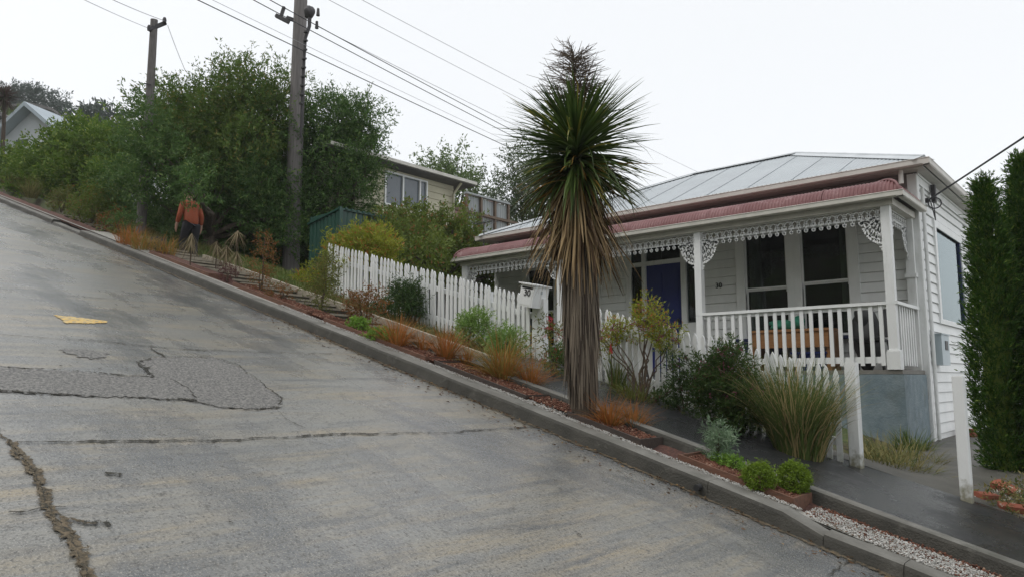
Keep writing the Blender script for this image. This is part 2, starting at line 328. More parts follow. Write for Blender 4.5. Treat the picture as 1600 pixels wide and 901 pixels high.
# the drizzle in the air: one closed box of even thin haze round the whole place
HZ = bpy.data.materials.new('drizzle_haze'); HZ.use_nodes = True; hn = HZ.node_tree; hn.nodes.remove(hn.nodes['Principled BSDF'])
pv = hn.nodes.new('ShaderNodeVolumePrincipled'); pv.inputs['Color'].default_value = (.95, .97, 1, 1); pv.inputs['Density'].default_value = .0008; pv.inputs['Anisotropy'].default_value = .2
hn.links.new(pv.outputs[0], hn.nodes['Material Output'].inputs['Volume'])
hz = MB(); hz.box(-139, 41, -56, 113, -30, 82); hz = setp(hz.build('haze', HZ), 'thin pale drizzle haze in the air over the street', 'haze', None, 'stuff')
def grid(name, m, xs, ys, zf, kind='structure'):
    X, Y = np.meshgrid(xs, ys, indexing='ij'); Z = zf(X, Y); V = np.stack([X, Y, Z], -1).reshape(-1, 3); nx, ny = X.shape
    i, j = np.meshgrid(np.arange(nx - 1), np.arange(ny - 1), indexing='ij'); a = (i * ny + j).ravel()
    return setp(npmesh(name, V, np.stack([a, a + ny, a + ny + 1, a + 1], -1), m, smooth=True), kind=kind)
def rz(X, Y): return -G * X + .006 * np.sin(X * 1.3 + Y * .7) * np.sin(Y * 1.9 + .4)
grid('road', M['road'], np.linspace(-60, 20, 321), np.linspace(-7, 5.17, 50), rz)
# worn asphalt patch
def sheet(name, m, pts, lift, jag=.025, n=6, seed=1):
    r_ = random.Random(seed); q = []; n = n * 2; jag *= 1.25
    for i in range(len(pts)):
        a, b = pts[i], pts[(i + 1) % len(pts)]
        for k in range(n):
            t = k / n; j = jag * (1 if k else .3)
            q.append((a[0] + (b[0] - a[0]) * t + r_.uniform(-j, j), a[1] + (b[1] - a[1]) * t + r_.uniform(-j, j)))
    bm = bmesh.new(); vs = [bm.verts.new((x, y, float(rz(x, y)) + lift)) for x, y in q]; f = bm.faces.new(vs)
    bmesh.ops.triangulate(bm, faces=[f])
    bmesh.ops.subdivide_edges(bm, edges=bm.edges[:], cuts=2, use_grid_fill=True)
    for v in bm.verts: v.co.z = float(rz(v.co.x, v.co.y)) + lift
    bmesh.ops.recalc_face_normals(bm, faces=bm.faces)
    if sum(f_.normal.z for f_ in bm.faces) < 0: bmesh.ops.reverse_faces(bm, faces=bm.faces)
    me = bpy.data.meshes.new(name); bm.to_mesh(me); bm.free(); me.materials.append(m)
    return setp(link(name, me, None, (0, 0, 0)), kind='structure')
def pxy(l): return [tuple(PL(x, y)[:2]) for x, y in l]
PATCH = pxy([(-90, 568), (0, 573), (80, 578), (150, 583), (200, 588), (238, 589), (232, 577), (216, 566), (240, 560), (285, 558), (335, 560), (370, 572), (400, 592), (440, 623), (438, 634), (400, 638), (350, 636), (290, 623), (200, 620), (100, 617), (0, 612), (-90, 606)])
sheet('asphalt_patch', M['patch'], PATCH, .005)
sheet('asphalt_patch', M['patch'], pxy([(90, 547), (130, 546), (168, 552), (165, 557), (140, 561), (118, 556)]), .005, .02, 4, 3)
sheet('yellow_road_marking', M['yellow'], pxy([(84, 493), (125, 497), (168, 502), (168, 505), (140, 506), (103, 506), (95, 499)]), .006, .012, 5, 4)
sheet('concrete_apron', M['kerb'], pxy([(1300, 849), (1340, 858), (1400, 872), (1500, 898), (1490, 915), (1410, 885), (1345, 868)]), .006, .012, 4, 5)
class Ribbons:
    def __init__(s): s.v = []; s.f = []; s.e = []
    def add(s, v, f, e): n = len(s.v); s.v += v; s.f += [tuple(i + n for i in q) for q in f]; s.e += e
    def build(s, name, m):
        o = npmesh(name, np.array(s.v), np.array(s.f), m); at_ = o.data.attributes.new('edge', 'FLOAT', 'POINT'); at_.data.foreach_set('value', s.e); return setp(o, kind='structure')
def ribbon(mb, pts, w, lift=.008, jag=.02, step=.04, seed=0, wvar=.6, core=.12):
    """strip whose attribute edge grows from core in the middle to 1 at both sides; the material cuts it ragged"""
    r_ = random.Random(seed); P = []
    for (a, b) in zip(pts[:-1], pts[1:]):
        n = max(1, int(math.dist(a, b) / step))
        for k in range(n): t = k / n; P.append((a[0] + (b[0] - a[0]) * t, a[1] + (b[1] - a[1]) * t))
    P.append(pts[-1]); off = 0; wv = 0; vs = []; es = []; m_ = len(P)
    for i, p in enumerate(P):
        q = P[min(i + 1, m_ - 1)]; o = P[max(i - 1, 0)]; d = math.atan2(q[1] - o[1], q[0] - o[0]) + math.pi / 2
        off = off * .75 + r_.uniform(-jag, jag); wv = wv * .7 + r_.uniform(-wvar, wvar) * .6; ww = w * max(.25, 1 + wv)
        c, s_ = math.cos(d), math.sin(d); x, y = p[0] + c * off, p[1] + s_ * off
        for q_, e in ((1, 1), (0, core), (-1, 1)): vx, vy = x + c * ww * q_, y + s_ * ww * q_; vs.append((vx, vy, float(rz(vx, vy)) + lift)); es.append(1. if i in (0, m_ - 1) else float(e))
    mb.add(vs, [(3 * i + j, 3 * i + j + 1, 3 * i + j + 4, 3 * i + j + 3) for i in range(m_ - 1) for j in (0, 1)], es)
cr = Ribbons()
for k, (px, wd) in enumerate([([(20, 693), (120, 692), (200, 690), (320, 687), (430, 684), (640, 677), (860, 666)], .017), ([(-60, 520), (0, 524), (110, 531), (220, 540), (300, 547), (400, 550), (520, 552)], .014), ([(-40, 447), (150, 466), (300, 478)], .008),
                              ([(0, 573), (80, 578), (150, 583), (200, 588), (240, 589), (232, 577), (218, 566), (240, 559)], .022), ([(240, 559), (285, 557), (335, 559), (370, 571), (400, 591), (441, 623), (438, 635)], .014),
                              ([(438, 635), (400, 639), (350, 637), (290, 624), (200, 621), (100, 618), (-60, 608)], .028), ([(232, 543), (250, 552), (262, 560)], .014), ([(430, 640), (470, 665), (480, 672)], .008),
                              ([(0, 803), (60, 796), (110, 792)], .012), ([(1290, 899), (1320, 880), (1345, 868)], .012), ([(262, 590), (290, 605), (305, 622)], .008)]):
    ribbon(cr, pxy(px), wd, seed=k, core=.34 if k in (3, 4, 5) else .2, wvar=.9, jag=.014)
for k, (x, y, r_) in enumerate([(177, 741, .05), (150, 821, .07), (905, 835, .02), (360, 818, .02), (595, 790, .016), (635, 817, .018), (230, 575, .05), (298, 624, .05), (515, 663, .012), (95, 572, .03), (155, 577, .03), (200, 577, .025), (110, 571, .02)]):
    c = PL(x, y); ribbon(cr, [(c[0] - r_ * .5, c[1] - r_), (c[0], c[1]), (c[0] + r_ * .3, c[1] + r_)], r_ * .8, .009, .01, .02, 90 + k, .5, .2)
db = Ribbons()
ribbon(db, pxy([(-20, 660), (0, 680), (20, 700), (40, 730), (60, 760), (75, 790), (92, 820), (110, 850), (125, 880), (150, 925)]), .034, .007, .012, .03, 21, .7, .12)
ribbon(cr, pxy([(-20, 660), (0, 680), (20, 700), (40, 730), (60, 760), (75, 790), (92, 820), (110, 850), (125, 880), (150, 925)]), .006, .010, .012, .03, 21, .7, .4)
ribbon(db, pxy([(22, 690), (30, 712), (55, 745), (62, 762)]), .035, .008, .012, .03, 22, .6, .15)
ribbon(db, pxy([(66, 765), (95, 812), (130, 822), (160, 820)]), .035, .009, .012, .03, 23, .7, .25)
ribbon(db, pxy([(96, 810), (116, 850), (128, 880), (140, 905)]), .04, .0095, .012, .03, 24, .7, .15)
for k in range(10):       # grit washed into the channel beside the kerb
    x0 = -16 + k * 1.62; ribbon(db, [(x0, 5.11), (x0 + 1.75, 5.11)], .075, .006 + .0006 * (k % 3), .012, .05, 40 + k, .5, .25)
db.build('road_debris', M['debris']); cr.build('road_cracks', M['crack'])
# kerb: one long run, a break with a lower nose at the bottom end
kb = MB()
def kerb_run(mb, xa, xb, y0, y1, h0, h1, d0=-.1, step=.35):
    n = max(1, int(abs(xb - xa) / step)); sec = []
    for i in range(n + 1):
        x = xa + (xb - xa) * i / n; h = h0 + (h1 - h0) * i / n; e = .006 * math.sin(x * 5.1) + .004 * math.sin(x * 13)
        z = st(x); sec.append([(x, y0 - .035, z + d0), (x, y0 + e, z + h - .03), (x, y0 + .012 + e, z + h - .008), (x, y0 + .035 + e, z + h + .3 * e), (x, y1 - .01, z + h + .3 * e), (x, y1, z + h - .01), (x, y1, z + d0)])
    k = 7; vs = [p for s_ in sec for p in s_]
    fs = [(i * k + j, i * k + (j + 1) % k, (i + 1) * k + (j + 1) % k, (i + 1) * k + j) for i in range(n) for j in range(k)]
    mb.add(vs, fs + [tuple(range(k)), tuple(range(n * k, n * k + k))[::-1]])
for a, b, h0, h1 in [(-40, -18.2, .10, .10), (-18.15, -16.4, .05, .05), (-16.35, -8.6, .11, .125), (-8.597, -5.4, .13, .13), (-5.397, -2.6, .13, .13), (-2.597, -2.05, .13, .125), (-2.05, -1.78, .125, .07), (-1.775, -1.30, .085, .095), (-1.295, 1.5, .095, .09), (1.505, 12, .09, .09)]:
    kerb_run(kb, a, b, 5.15, 5.33, h0, h1)
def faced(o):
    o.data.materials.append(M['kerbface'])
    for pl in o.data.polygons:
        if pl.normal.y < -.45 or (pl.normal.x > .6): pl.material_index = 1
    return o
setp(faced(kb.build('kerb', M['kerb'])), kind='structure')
dh = MB(); dh.tube([(-2.66, 5.08, st(-2.66) + .062), (-2.66, 5.2, st(-2.66) + .062)], .024, 12)
setp(dh.build('drain_outlet', M['dark']), kind='structure')
# inner kerb beside the footpath
ik = MB(); kerb_run(ik, -5.2, 12, 5.78, 5.90, .2, .2, -.05, .5)
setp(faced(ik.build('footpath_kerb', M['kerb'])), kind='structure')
grid('planting_strip', M['bark_mulch'], np.linspace(-40, 12, 500), np.linspace(5.325, 5.785, 8), lambda X, Y: -G * X + .095 - .05 * sm((X + 2.1) / .3) + .012 * np.sin(X * 7 + Y * 3) * np.sin(X * 3.3) + .015 * np.sin(Y * 20))
grid('footpath', M['asphalt'], np.linspace(-6.1, 12, 80), np.linspace(5.88, 7.5, 10), lambda X, Y: -G * X + .185 + .006 * np.sin(X * 2 + Y * 3))
grid('entrance_path', M['asphalt'], np.linspace(-6.1, -4.75, 12), np.linspace(7.5, 10.9, 14), lambda X, Y: (-G * X + .185) * (1 - sm((Y - 7.5) / 1.6)) + 1.695 * sm((Y - 7.5) / 1.6))
grid('driveway_path', M['path'], np.linspace(-2.62, -.95, 14), np.linspace(7.5, 14.5, 30), lambda X, Y: (-G * X + .185) * (1 - sm((Y - 7.5) / 1.8)) + (.67 - .03 * (X + 2)) * sm((Y - 7.5) / 1.8))
# stepped footpath climbing beyond the entrance
M['stepedge'] = mat('pale_worn_step_edge', (.36, .32, .25), (.24, .21, .16), 9, .8, .4, 60, world=True)
sp = MB(); nz = MB(); k = 0; x = -6.12
while x > -20:
    z = st(x) + .12 + .01 * math.sin(k * 1.7); y0 = 5.86 + .03 * math.sin(k * 2.3); sp.box(x - .42, x - .012, y0 + .01, 6.6, z - .3, z - .006); nz.box(x - .07, x, y0, 6.6, z - .026, z + .004); x -= .37; k += 1
setp(nz.build('step_nosing', M['stepedge']), kind='structure')
setp(sp.build('footpath_steps', M['step']), kind='structure')
se = MB(); se.sbox(-14, -6.12, 6.61, 6.68, -.1, .17, 24)
setp(se.build('step_edging', M['stepedge']), kind='structure')
# ------------------------------------------------------------------ the white villa
XL, XR, YF, YB, ZD, ZE = -11.3, -2.6, 12.25, 17.7, 1.72, 4.85
house = thing('house', (-7, YF, ZD), 'white weatherboard villa with grey iron roof, red bullnose veranda, iron lace and blue door', 'house')
def boards(mb, axis, fixed, a0, a1, z0, z1, holes, sgn, h=.155, thick=.02, zref=None):
    """lapped weatherboards; axis 'x': wall in the XZ plane at Y=fixed; sgn: outward direction"""
    zref = z0 if zref is None else zref
    cuts = sorted({round(z, 4) for z in [z0, z1] + [zref + i * h for i in range(-60, 60) if z0 < zref + i * h < z1] + [q for hl in holes for q in hl[2:] if z0 < q < z1]})
    for za, zb in zip(cuts[:-1], cuts[1:]):
        if zb - za < .003: continue
        zm = (za + zb) / 2; row = math.floor((zm - zref) / h); ta = (za - zref) / h - row; tb = (zb - zref) / h - row
        oa = thick * (1 - .8 * ta); ob = thick * (1 - .8 * tb)
        segs = [(a0, a1)]
        for hl in holes:
            if hl[2] < zm < hl[3]:
                ns = []
                for s_ in segs:
                    if hl[1] <= s_[0] or hl[0] >= s_[1]: ns.append(s_)
                    else:
                        if hl[0] > s_[0]: ns.append((s_[0], hl[0]))
                        if hl[1] < s_[1]: ns.append((hl[1], s_[1]))
                segs = ns
        for (p, q) in segs:
            gr = .011 if ta < .02 and zb - za > .03 else 0
            prof = [(fixed - sgn * .03, za), (fixed - sgn * .012, za), (fixed - sgn * .012, za + gr), (fixed + sgn * oa, za + gr + .002), (fixed + sgn * ob, zb), (fixed - sgn * .03, zb)] if gr else [(fixed - sgn * .03, za), (fixed + sgn * oa, za), (fixed + sgn * ob, zb), (fixed - sgn * .03, zb)]
            mb.prism(prof, 'x' if axis == 'x' else 'y', p, q) if axis == 'x' else mb.prism([(u, v) for u, v in prof], 'y', p, q)
W1 = (-5.34, -4.60, 2.3, 4.09); W2 = (-4.36, -3.61, 2.3, 4.10); DR = (-7.66, -6.27, 1.72, 4.13); W3 = (-10.35, -9.6, 2.27, 3.98)
mb = MB(); boards(mb, 'x', YF, XL, XR, .45, 4.72, [W1, W2, DR, W3], -1); mb.build('front_wall', M['white'], house)
SW = (13.35, 15.3, 2.56, 4.04)
mb = MB(); boards(mb, 'y', XR, YF + .032, YB, .45, 4.72, [SW], 1, thick=.028); mb.build('side_wall', M['white'], house)
mb = MB(); boards(mb, 'y', XL, YF + .032, YB, 1.2, 4.72, [], -1); mb.build('side_wall', M['white'], house)
mb = MB(); boards(mb, 'x', YB, XL + .03, XR - .03, .45, 4.72, [], 1); mb.build('back_wall', M['white'], house)
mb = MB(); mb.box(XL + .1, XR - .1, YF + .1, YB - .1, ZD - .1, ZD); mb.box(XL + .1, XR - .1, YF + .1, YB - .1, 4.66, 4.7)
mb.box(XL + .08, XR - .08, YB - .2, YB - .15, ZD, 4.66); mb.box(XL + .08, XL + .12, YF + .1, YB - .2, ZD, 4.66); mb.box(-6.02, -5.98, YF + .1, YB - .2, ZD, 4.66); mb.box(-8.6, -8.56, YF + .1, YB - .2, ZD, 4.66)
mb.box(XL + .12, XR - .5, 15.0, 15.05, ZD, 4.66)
mb.build('room_lining', M['interior'], house)
# corner boards
for x0, x1, y0, y1 in [(XR - .09, XR + .036, YF - .036, YF - .022), (XR + .03, XR + .044, YF - .022, YF + .1), (XL - .03, XL + .09, YF - .036, YF - .022)]: mb = MB(); mb.box(x0, x1, y0, y1, .45, 4.7); mb.build('corner_board', M['white_old'], house)
# main roof: four corrugated planes on a short ridge
EX0, EX1, EY0, EY1 = -11.55, -2.38, 11.93, 17.95; RX0, RX1, RY, RZ = -7.56, -5.26, 14.8, 6.18
def corr_plane(along, n, pitch=.076, amp=.009):
    V = []
    for i in range(n + 1):
        (e, t, nrm, s_) = along(i / n); o = amp * math.sin(2 * math.pi * s_ / pitch)
        V += [np.array(e) + np.array(nrm) * o, np.array(t) + np.array(nrm) * o]
    F = [(2 * i, 2 * i + 2, 2 * i + 3, 2 * i + 1) for i in range(n)]
    return np.array(V), np.array(F)
def front(t, back=False):
    x = EX0 + (EX1 - EX0) * t
    k = 1 if RX0 <= x <= RX1 else ((x - EX0) / (RX0 - EX0) if x < RX0 else (EX1 - x) / (EX1 - RX1))
    ey = EY1 if back else EY0
    return (x, ey, ZE), (x, ey + (RY - ey) * k, ZE + (RZ - ZE) * k), (0, 0, 1), x
def side(t, right=True):
    y = EY0 + (EY1 - EY0) * t; k = (y - EY0) / (RY - EY0) if y < RY else (EY1 - y) / (EY1 - RY)
    ex, rx = (EX1, RX1) if right else (EX0, RX0)
    return (ex, y, ZE), (ex + (rx - ex) * k, y, ZE + (RZ - ZE) * k), (0, 0, 1), y
VV, FF, off = [], [], 0
for fn, n in ((front, 724), (lambda t: front(t, True), 724), (side, 476), (lambda t: side(t, False), 476)):
    v, f = corr_plane(fn, n); VV.append(v); FF.append(f + off); off += len(v)
roof = npmesh('roof', np.vstack(VV), np.vstack(FF), M['roof'], house, smooth=True)
mb = MB()
for a, b in (((RX0, RY, RZ), (RX1, RY, RZ)), ((RX1, RY, RZ), (EX1, EY0, ZE)), ((RX1, RY, RZ), (EX1, EY1, ZE)), ((RX0, RY, RZ), (EX0, EY0, ZE)), ((RX0, RY, RZ), (EX0, EY1, ZE))):
    a = Vector(a) + Vector((0, 0, .015)); b = Vector(b) + Vector((0, 0, .015)); d = (b - a).normalized(); s_ = d.cross(Vector((0, 0, 1))).normalized()
    mb.tube([a, b], .026, 8)
    for sg in (-1, 1):
        o = s_ * sg * .17 + Vector((0, 0, -.052)); mb.add([a + Vector((0, 0, .01)), b + Vector((0, 0, .01)), b + o, a + o], [(0, 1, 2, 3)])
mb.build('ridge_cap', M['roofcap'], roof)
for x in np.arange(EX0 + 1.1, EX1 - .9, .76):
    mb = MB(); e, t_, _, _ = front((x - EX0) / (EX1 - EX0)); mb.bar(np.array(e) + (0, 0, .008), np.array(t_) + (0, 0, .008), .009, .0035); mb.build('sheet_lap', M['roof'], roof)
gprof = [(0, .10), (-.085, .10), (-.095, .092), (-.086, .078), (-.086, .014), (-.072, 0), (0, 0)]
def gutter(name, x0, x1, y0, y1, z, parent, m, h=1.0):
    mb = MB(); p = [(u, v * h) for u, v in gprof]
    mb.prism([(y0 + u, z + v) for u, v in p], 'x', x0 - .09, x1 + .09)
    # return along the right-hand side
    q = [(x1 - u, z + v) for u, v in p]; n = len(q); vs = [(u, y0 - .085, v) for u, v in q] + [(u, y1, v) for u, v in q]
    mb.add(vs, [tuple(range(n)), tuple(range(n, 2 * n))[::-1]] + [(i, i + n, (i + 1) % n + n, (i + 1) % n) for i in range(n)])
    q = [(x0 + u, z + v) for u, v in p]; vs = [(u, y0 - .085, v) for u, v in q] + [(u, y1, v) for u, v in q]
    mb.add(vs, [tuple(range(n)), tuple(range(n, 2 * n))[::-1]] + [(i, i + n, (i + 1) % n + n, (i + 1) % n) for i in range(n)])
    return mb.build(name, m, parent)
gutter('gutter', EX0 + .01, EX1 - .01, EY0 + .02, EY1, ZE - .115, roof, M['gutter'])
mb = MB(); mb.box(EX0 + .03, EX1 - .03, EY0 + .025, YF - .04, ZE - .13, ZE - .112); mb.box(XR + .04, EX1 - .03, YF - .04, EY1 - .05, ZE - .13, ZE - .112); mb.box(EX0 + .03, XL - .04, YF - .04, EY1 - .05, ZE - .13, ZE - .112)
mb.build('soffit', M['soffit'], roof)
mb = MB(); mb.box(XL, XR, YF - .032, YF - .024, 4.5, 4.715); mb.build('frieze_board', M['shadefrieze'], house)
mb = MB(); mb.box(XR + .03, XR + .042, YF + .1, YB, 4.56, 4.71); mb.box(XR + .042, XR + .06, YF - .01, YB, 4.68, 4.715); mb.build('frieze_board', M['white_old'], house)
# windows
def window(x0, x1, z0, z1, cl, cr_, mid, curtain=None):
    f = MB(); y0, y1 = YF - .045, YF + .06
    f.box(x0 - cl, x0, y0, y1, z0 - .02, z1); f.box(x1, x1 + cr_, y0, y1, z0 - .02, z1)
    f.box(x0 - cl - .015, x1 + cr_ + .015, y0 - .012, y1, z1, z1 + .11)
    wn = f.build('window', M['white'], house)
    s_ = MB(); t = .028
    for za, zb, yo in ((mid, z1, 0), (z0, mid, .03)):
        ya, yb = YF - .005 + yo, YF + .022 + yo
        s_.box(x0 + .002, x0 + t, ya, yb, za, zb); s_.box(x1 - t, x1 - .002, ya, yb, za, zb)
        s_.box(x0 + t, x1 - t, ya + .002, yb - .002, zb - t, zb); s_.box(x0 + t, x1 - t, ya + .002, yb - .002, za, za + t)
        for hx in (x0 + .002, x1 - .03):                      # sash horns
            if za == mid: s_.prism([(hx, za), (hx + .028, za), (hx + .02, za - .07)], 'y', ya + .003, yb - .003) if False else s_.box(hx, hx + .028, ya + .003, yb - .003, za - .07, za)
    s_.build('sash', M['white'], wn)
    for za, zb, yo in ((mid, z1, 0), (z0, mid, .03)):
        p = MB(); p.box(x0 + t, x1 - t, YF + .008 + yo, YF + .012 + yo, za + t, zb - t); p.build('pane', M['glass'], wn)
    sl_ = MB(); sl_.box(x0 - cl - .03, x1 + cr_ + .03, YF - .12, YF + .02, z0 - .075, z0 - .02); sl_.build('sill', M['navy'], wn)
    if curtain:
        for c0, c1 in curtain:
            n = 24; V = []
            for i in range(n + 1):
                x = c0 + (c1 - c0) * i / n; y = YF + .13 + .02 * math.sin(i * 1.9)
                V += [(x, y, z0 + .05), (x, y, z1)]
            npmesh('curtain', V, [(2 * i, 2 * i + 2, 2 * i + 3, 2 * i + 1) for i in range(n)], M['curtain'], wn)
    return wn
window(*W1, .16, .119, 3.13, [(-5.32, -5.1)]); window(*W2, .119, .16, 3.16, [(-3.78, -3.63)]); window(*W3, .17, .17, 3.02, [(-10.33, -10.2)])
# side window, a blind behind it
f = MB(); y0, y1, z0, z1 = SW
for a in ((y0 - .12, y0, z0 - .02, z1 + .12), (y1, y1 + .12, z0 - .02, z1 + .12), (y0, y1, z1, z1 + .12), (y0 - .14, y1 + .14, z0 - .09, z0 - .02)): f.box(XR - .05, XR + .046, *a)
swn = f.build('window', M['white'], house)
p = MB(); p.box(XR - .002, XR + .002, y0, y1, z0 - .02, z1); p.build('pane', M['glass_side'], swn)
p = MB(); p.box(XR - .09, XR - .085, y0, y1, z0, z1); p.build('blind', M['blind'], swn)
f = MB(); f.box(XR + .004, XR + .03, y1 - .06, y1, z0, z1); f.build('sash', M['navy'], swn)
# door with side lights and fanlight
f = MB(); dx0, dx1, dz0, dz1 = DR
for a in ((dx0 - .13, dx0), (dx1, dx1 + .13), (-7.42, -7.34), (-6.58, -6.48)): f.box(a[0], a[1], YF - .045, YF + .07, dz0, dz1)
f.box(dx0 - .15, dx1 + .15, YF - .055, YF + .07, dz1, dz1 + .1); f.box(dx0, dx1, YF - .038, YF + .06, 3.76, 3.84)
for a in ((dx0, -7.42), (-6.48, dx1)): f.box(a[0], a[1], YF - .03, YF + .05, dz0, 2.62)
dfr = f.build('door_frame', M['white_old'], house)
f = MB(); f.box(-7.34, -6.58, YF + .01, YF + .05, dz0 + .01, 3.76)
for za, zb in ((1.9, 2.55), (2.7, 3.6)):
    for xa, xb in ((-7.26, -7.0), (-6.92, -6.66)): f.box(xa, xb, YF + .002, YF + .012, za, zb)
door = f.build('door', M['door'], house)
f = MB(); f.blob((-6.66, YF - .03, 2.68), (.03, .04, .03)); f.build('door_handle', M['iron'], door)
for xa, xb, za, zb in ((-7.34, -6.58, 3.84, dz1), (dx0, -7.42, 2.62, 3.76), (-6.48, dx1, 2.62, 3.76), (dx0, -7.42, 3.84, dz1), (-6.48, dx1, 3.84, dz1)):
    p = MB(); p.box(xa, xb, YF + .02, YF + .024, za, zb); p.build('pane', M['glass'], dfr)
# veranda
VX0, VX1, VY = -11.15, -2.66, 11.0
mb = MB(); mb.box(VX0 - .02, VX1 + .04, VY - .04, YF - .03, ZD - .06, ZD - .004); deck = mb.build('veranda_floor', M['deck'], house)
mb = MB(); mb.box(-5.75, VX1 + .06, VY - .06, VY + .02, .4, ZD - .065); mb.box(VX1 - .02, VX1 + .06, VY + .02, YF - .04, .4, ZD - .065); mb.build('foundation_wall', M['bluewall'], house)
mb = MB(); boards(mb, 'x', VY, VX0, -5.76, 1.3, ZD - .065, [], -1); mb.build('foundation_board', M['white_old'], house)
def post(x, y):
    p = MB(); p.box(x - .058, x + .058, y - .058, y + .058, ZD, 4.0); o = p.build('veranda_post', M['white_old'], house)
    p = MB(); p.box(x - .085, x + .085, y - .085, y + .085, ZD + .001, ZD + .25); p.box(x - .075, x + .075, y - .075, y + .075, ZD + .25, ZD + .27); p.build('pedestal', M['white_old'], o)
    return o
PX = [-2.72, -5.6, -8.49, -11.08]
for x in PX: post(x, VY + .03)
p = MB(); p.box(VX1 - .1, VX1 + .02, YF - .13, YF - .04, ZD, 4.0); p.box(VX1 - .12, VX1 + .04, YF - .16, YF - .04, 3.1, 3.16); p.build('veranda_post', M['white_old'], house)
mb = MB(); mb.box(VX0 - .03, VX1 + .05, VY - .05, VY + .07, 4.0, 4.1); mb.box(VX1 - .07, VX1 + .05, VY + .07, YF - .04, 4.0, 4.1); mb.box(VX0 - .03, VX0 + .09, VY + .07, YF - .04, 4.0, 4.1)
mb.build('veranda_beam', M['trim'], house)
mb = MB(); mb.box(VX0 + .09, VX1 - .07, VY + .07, YF - .04, 4.09, 4.105); mb.build('veranda_ceiling', M['soffit'], house)
# bullnose roof, hipped round both ends
prof = [(.28 * (1 - math.cos(t)), .23 * math.sin(t)) for t in np.linspace(0, math.pi / 2, 9)] + [(.6, .275), (1.0, .33), (1.36, .38)]
RXa, RXb, RYa, RZa = -11.3, -2.5, 10.88, 4.155
def bull(name):
    V, F, o = [], [], 0; K = len(prof)
    nrm = []
    for i in range(K):
        a = prof[max(0, i - 1)]; b = prof[min(K - 1, i + 1)]; dx, dz = b[0] - a[0], b[1] - a[1]; l = math.hypot(dx, dz); nrm.append((-dz / l, dx / l))
    xs = np.arange(RXa, RXb + .001, .0087)
    def strip(fn, ss):
        nonlocal o
        for s_ in ss:
            w_ = .010 * math.sin(2 * math.pi * s_ / .052)
            for i, (d, h) in enumerate(prof): V.append(fn(s_, d + nrm[i][0] * w_, h + nrm[i][1] * w_))
        n = len(ss); F.extend([(o + i * K + j, o + (i + 1) * K + j, o + (i + 1) * K + j + 1, o + i * K + j + 1) for i in range(n - 1) for j in range(K - 1)]); o += n * K
    strip(lambda s_, d, h: (min(max(s_, RXa + max(d, 0)), RXb - max(d, 0)), RYa + d, RZa + h), xs)
    ys = np.arange(RYa, YF - .03, .0087)
    strip(lambda s_, d, h: (RXb - d, max(s_, RYa + d), RZa + h), ys); strip(lambda s_, d, h: (RXa + d, max(s_, RYa + d), RZa + h), ys)
    return npmesh(name, np.array(V), np.array(F), M['redroof'], house, smooth=True)
vroof = bull('veranda_roof')
for cx, sx in ((RXb, -1), (RXa, 1)): mb = MB(); mb.tube([(cx + sx * (d + .0), RYa + d, RZa + h + .012) for d, h in prof], .02, 6); mb.build('hip_flashing', M['redroof'], vroof)
for x in (-10.3, -8.1, -5.35, -3.55): mb = MB(); mb.tube([(x, RYa + d - .006, RZa + h + .006) for d, h in prof], .011, 5); mb.build('sheet_lap', M['redroof'], vroof)
gutter('gutter', RXa + .03, RXb - .03, RYa + .03, YF - .05, RZa - .075, vroof, M['trim'], .85)
# cast iron lace
def lace(mb, P, a0, a1, zt, unit=.112, drops=True):
    """P(u,z,n) maps lace-plane coordinates to the world"""
    n = max(1, round((a1 - a0) / unit)); U = (a1 - a0) / n; zb = zt - .145
    def seg(p, q, wd=.011): mb.bar(P(*p), P(*q), .012, wd * 1.05, up=(0, 0, 1))
    def line(pts, wd=.011):
        for p, q in zip(pts[:-1], pts[1:]): seg(p, q, wd)
    seg((a0, zt - .006), (a1, zt - .006), .012); seg((a0, zb), (a1, zb), .016)
    for i in range(n):
        u = a0 + U * i; m_ = u + U / 2; zm = (zt + zb) / 2 - .01
        line([(u, zb), (u + U * .3, zb + .03), (u + U * .55, zm + .012), (u + U, zt - .03)], .012); line([(u + U, zb), (u + U * .7, zb + .03), (u + U * .45, zm + .012), (u, zt - .03)], .012)
        line([(m_ + .024 * math.cos(t), zm + .018 + .024 * math.sin(t)) for t in np.linspace(0, 6.283, 7)], .009)
        for sg in (-1, 1):
            seg((m_ + sg * .012, zb + .008), (m_ + sg * .034, zb + .045), .016)
        if drops:
            seg((m_, zb), (m_, zb - .035), .010)
            for t in (-2.3, -1.57, -.84, .2, 2.94): seg((m_, zb - .052), (m_ + .030 * math.cos(t), zb - .052 + .034 * math.sin(t)), .022)
def bracket(mb, P, corner, sgn, zt, wd=.26, h=.36):
    def seg(p, q, t=.012): mb.bar(P(*p), P(*q), .012, t * 1.25)
    def line(pts, t=.012):
        for p, q in zip(pts[:-1], pts[1:]): seg(p, q, t)
    c = lambda r, t: (corner + sgn * wd * r * math.cos(t), zt - h * r * math.sin(t))
    line([c(.92 + .05 * math.sin(9 * t), t) for t in np.linspace(0, 1.571, 10)], .016); line([c(.55, t) for t in np.linspace(0, 1.571, 7)], .010)
    for t in (.15, .5, .85, 1.2, 1.48):
        seg(c(.05, t), c(.92, t), .010); seg(c(.3, t - .1), c(.62, t), .022); seg(c(.3, t + .1), c(.62, t), .022); seg(c(.66, t - .09), c(.9, t + .02), .02); seg(c(.66, t + .09), c(.9, t - .02), .02)
        for dt in (-.12, 0, .12): seg(c(.93, t), c(1.09, t + dt), .018)
    seg((corner + sgn * .008, zt), (corner + sgn * .008, zt - h * 1.3), .016); seg((corner + sgn * .022, zt - h * 1.25), (corner, zt - h * 1.36), .02); seg((corner + sgn * .05, zt - h * 1.2), (corner, zt - h * 1.2), .012)
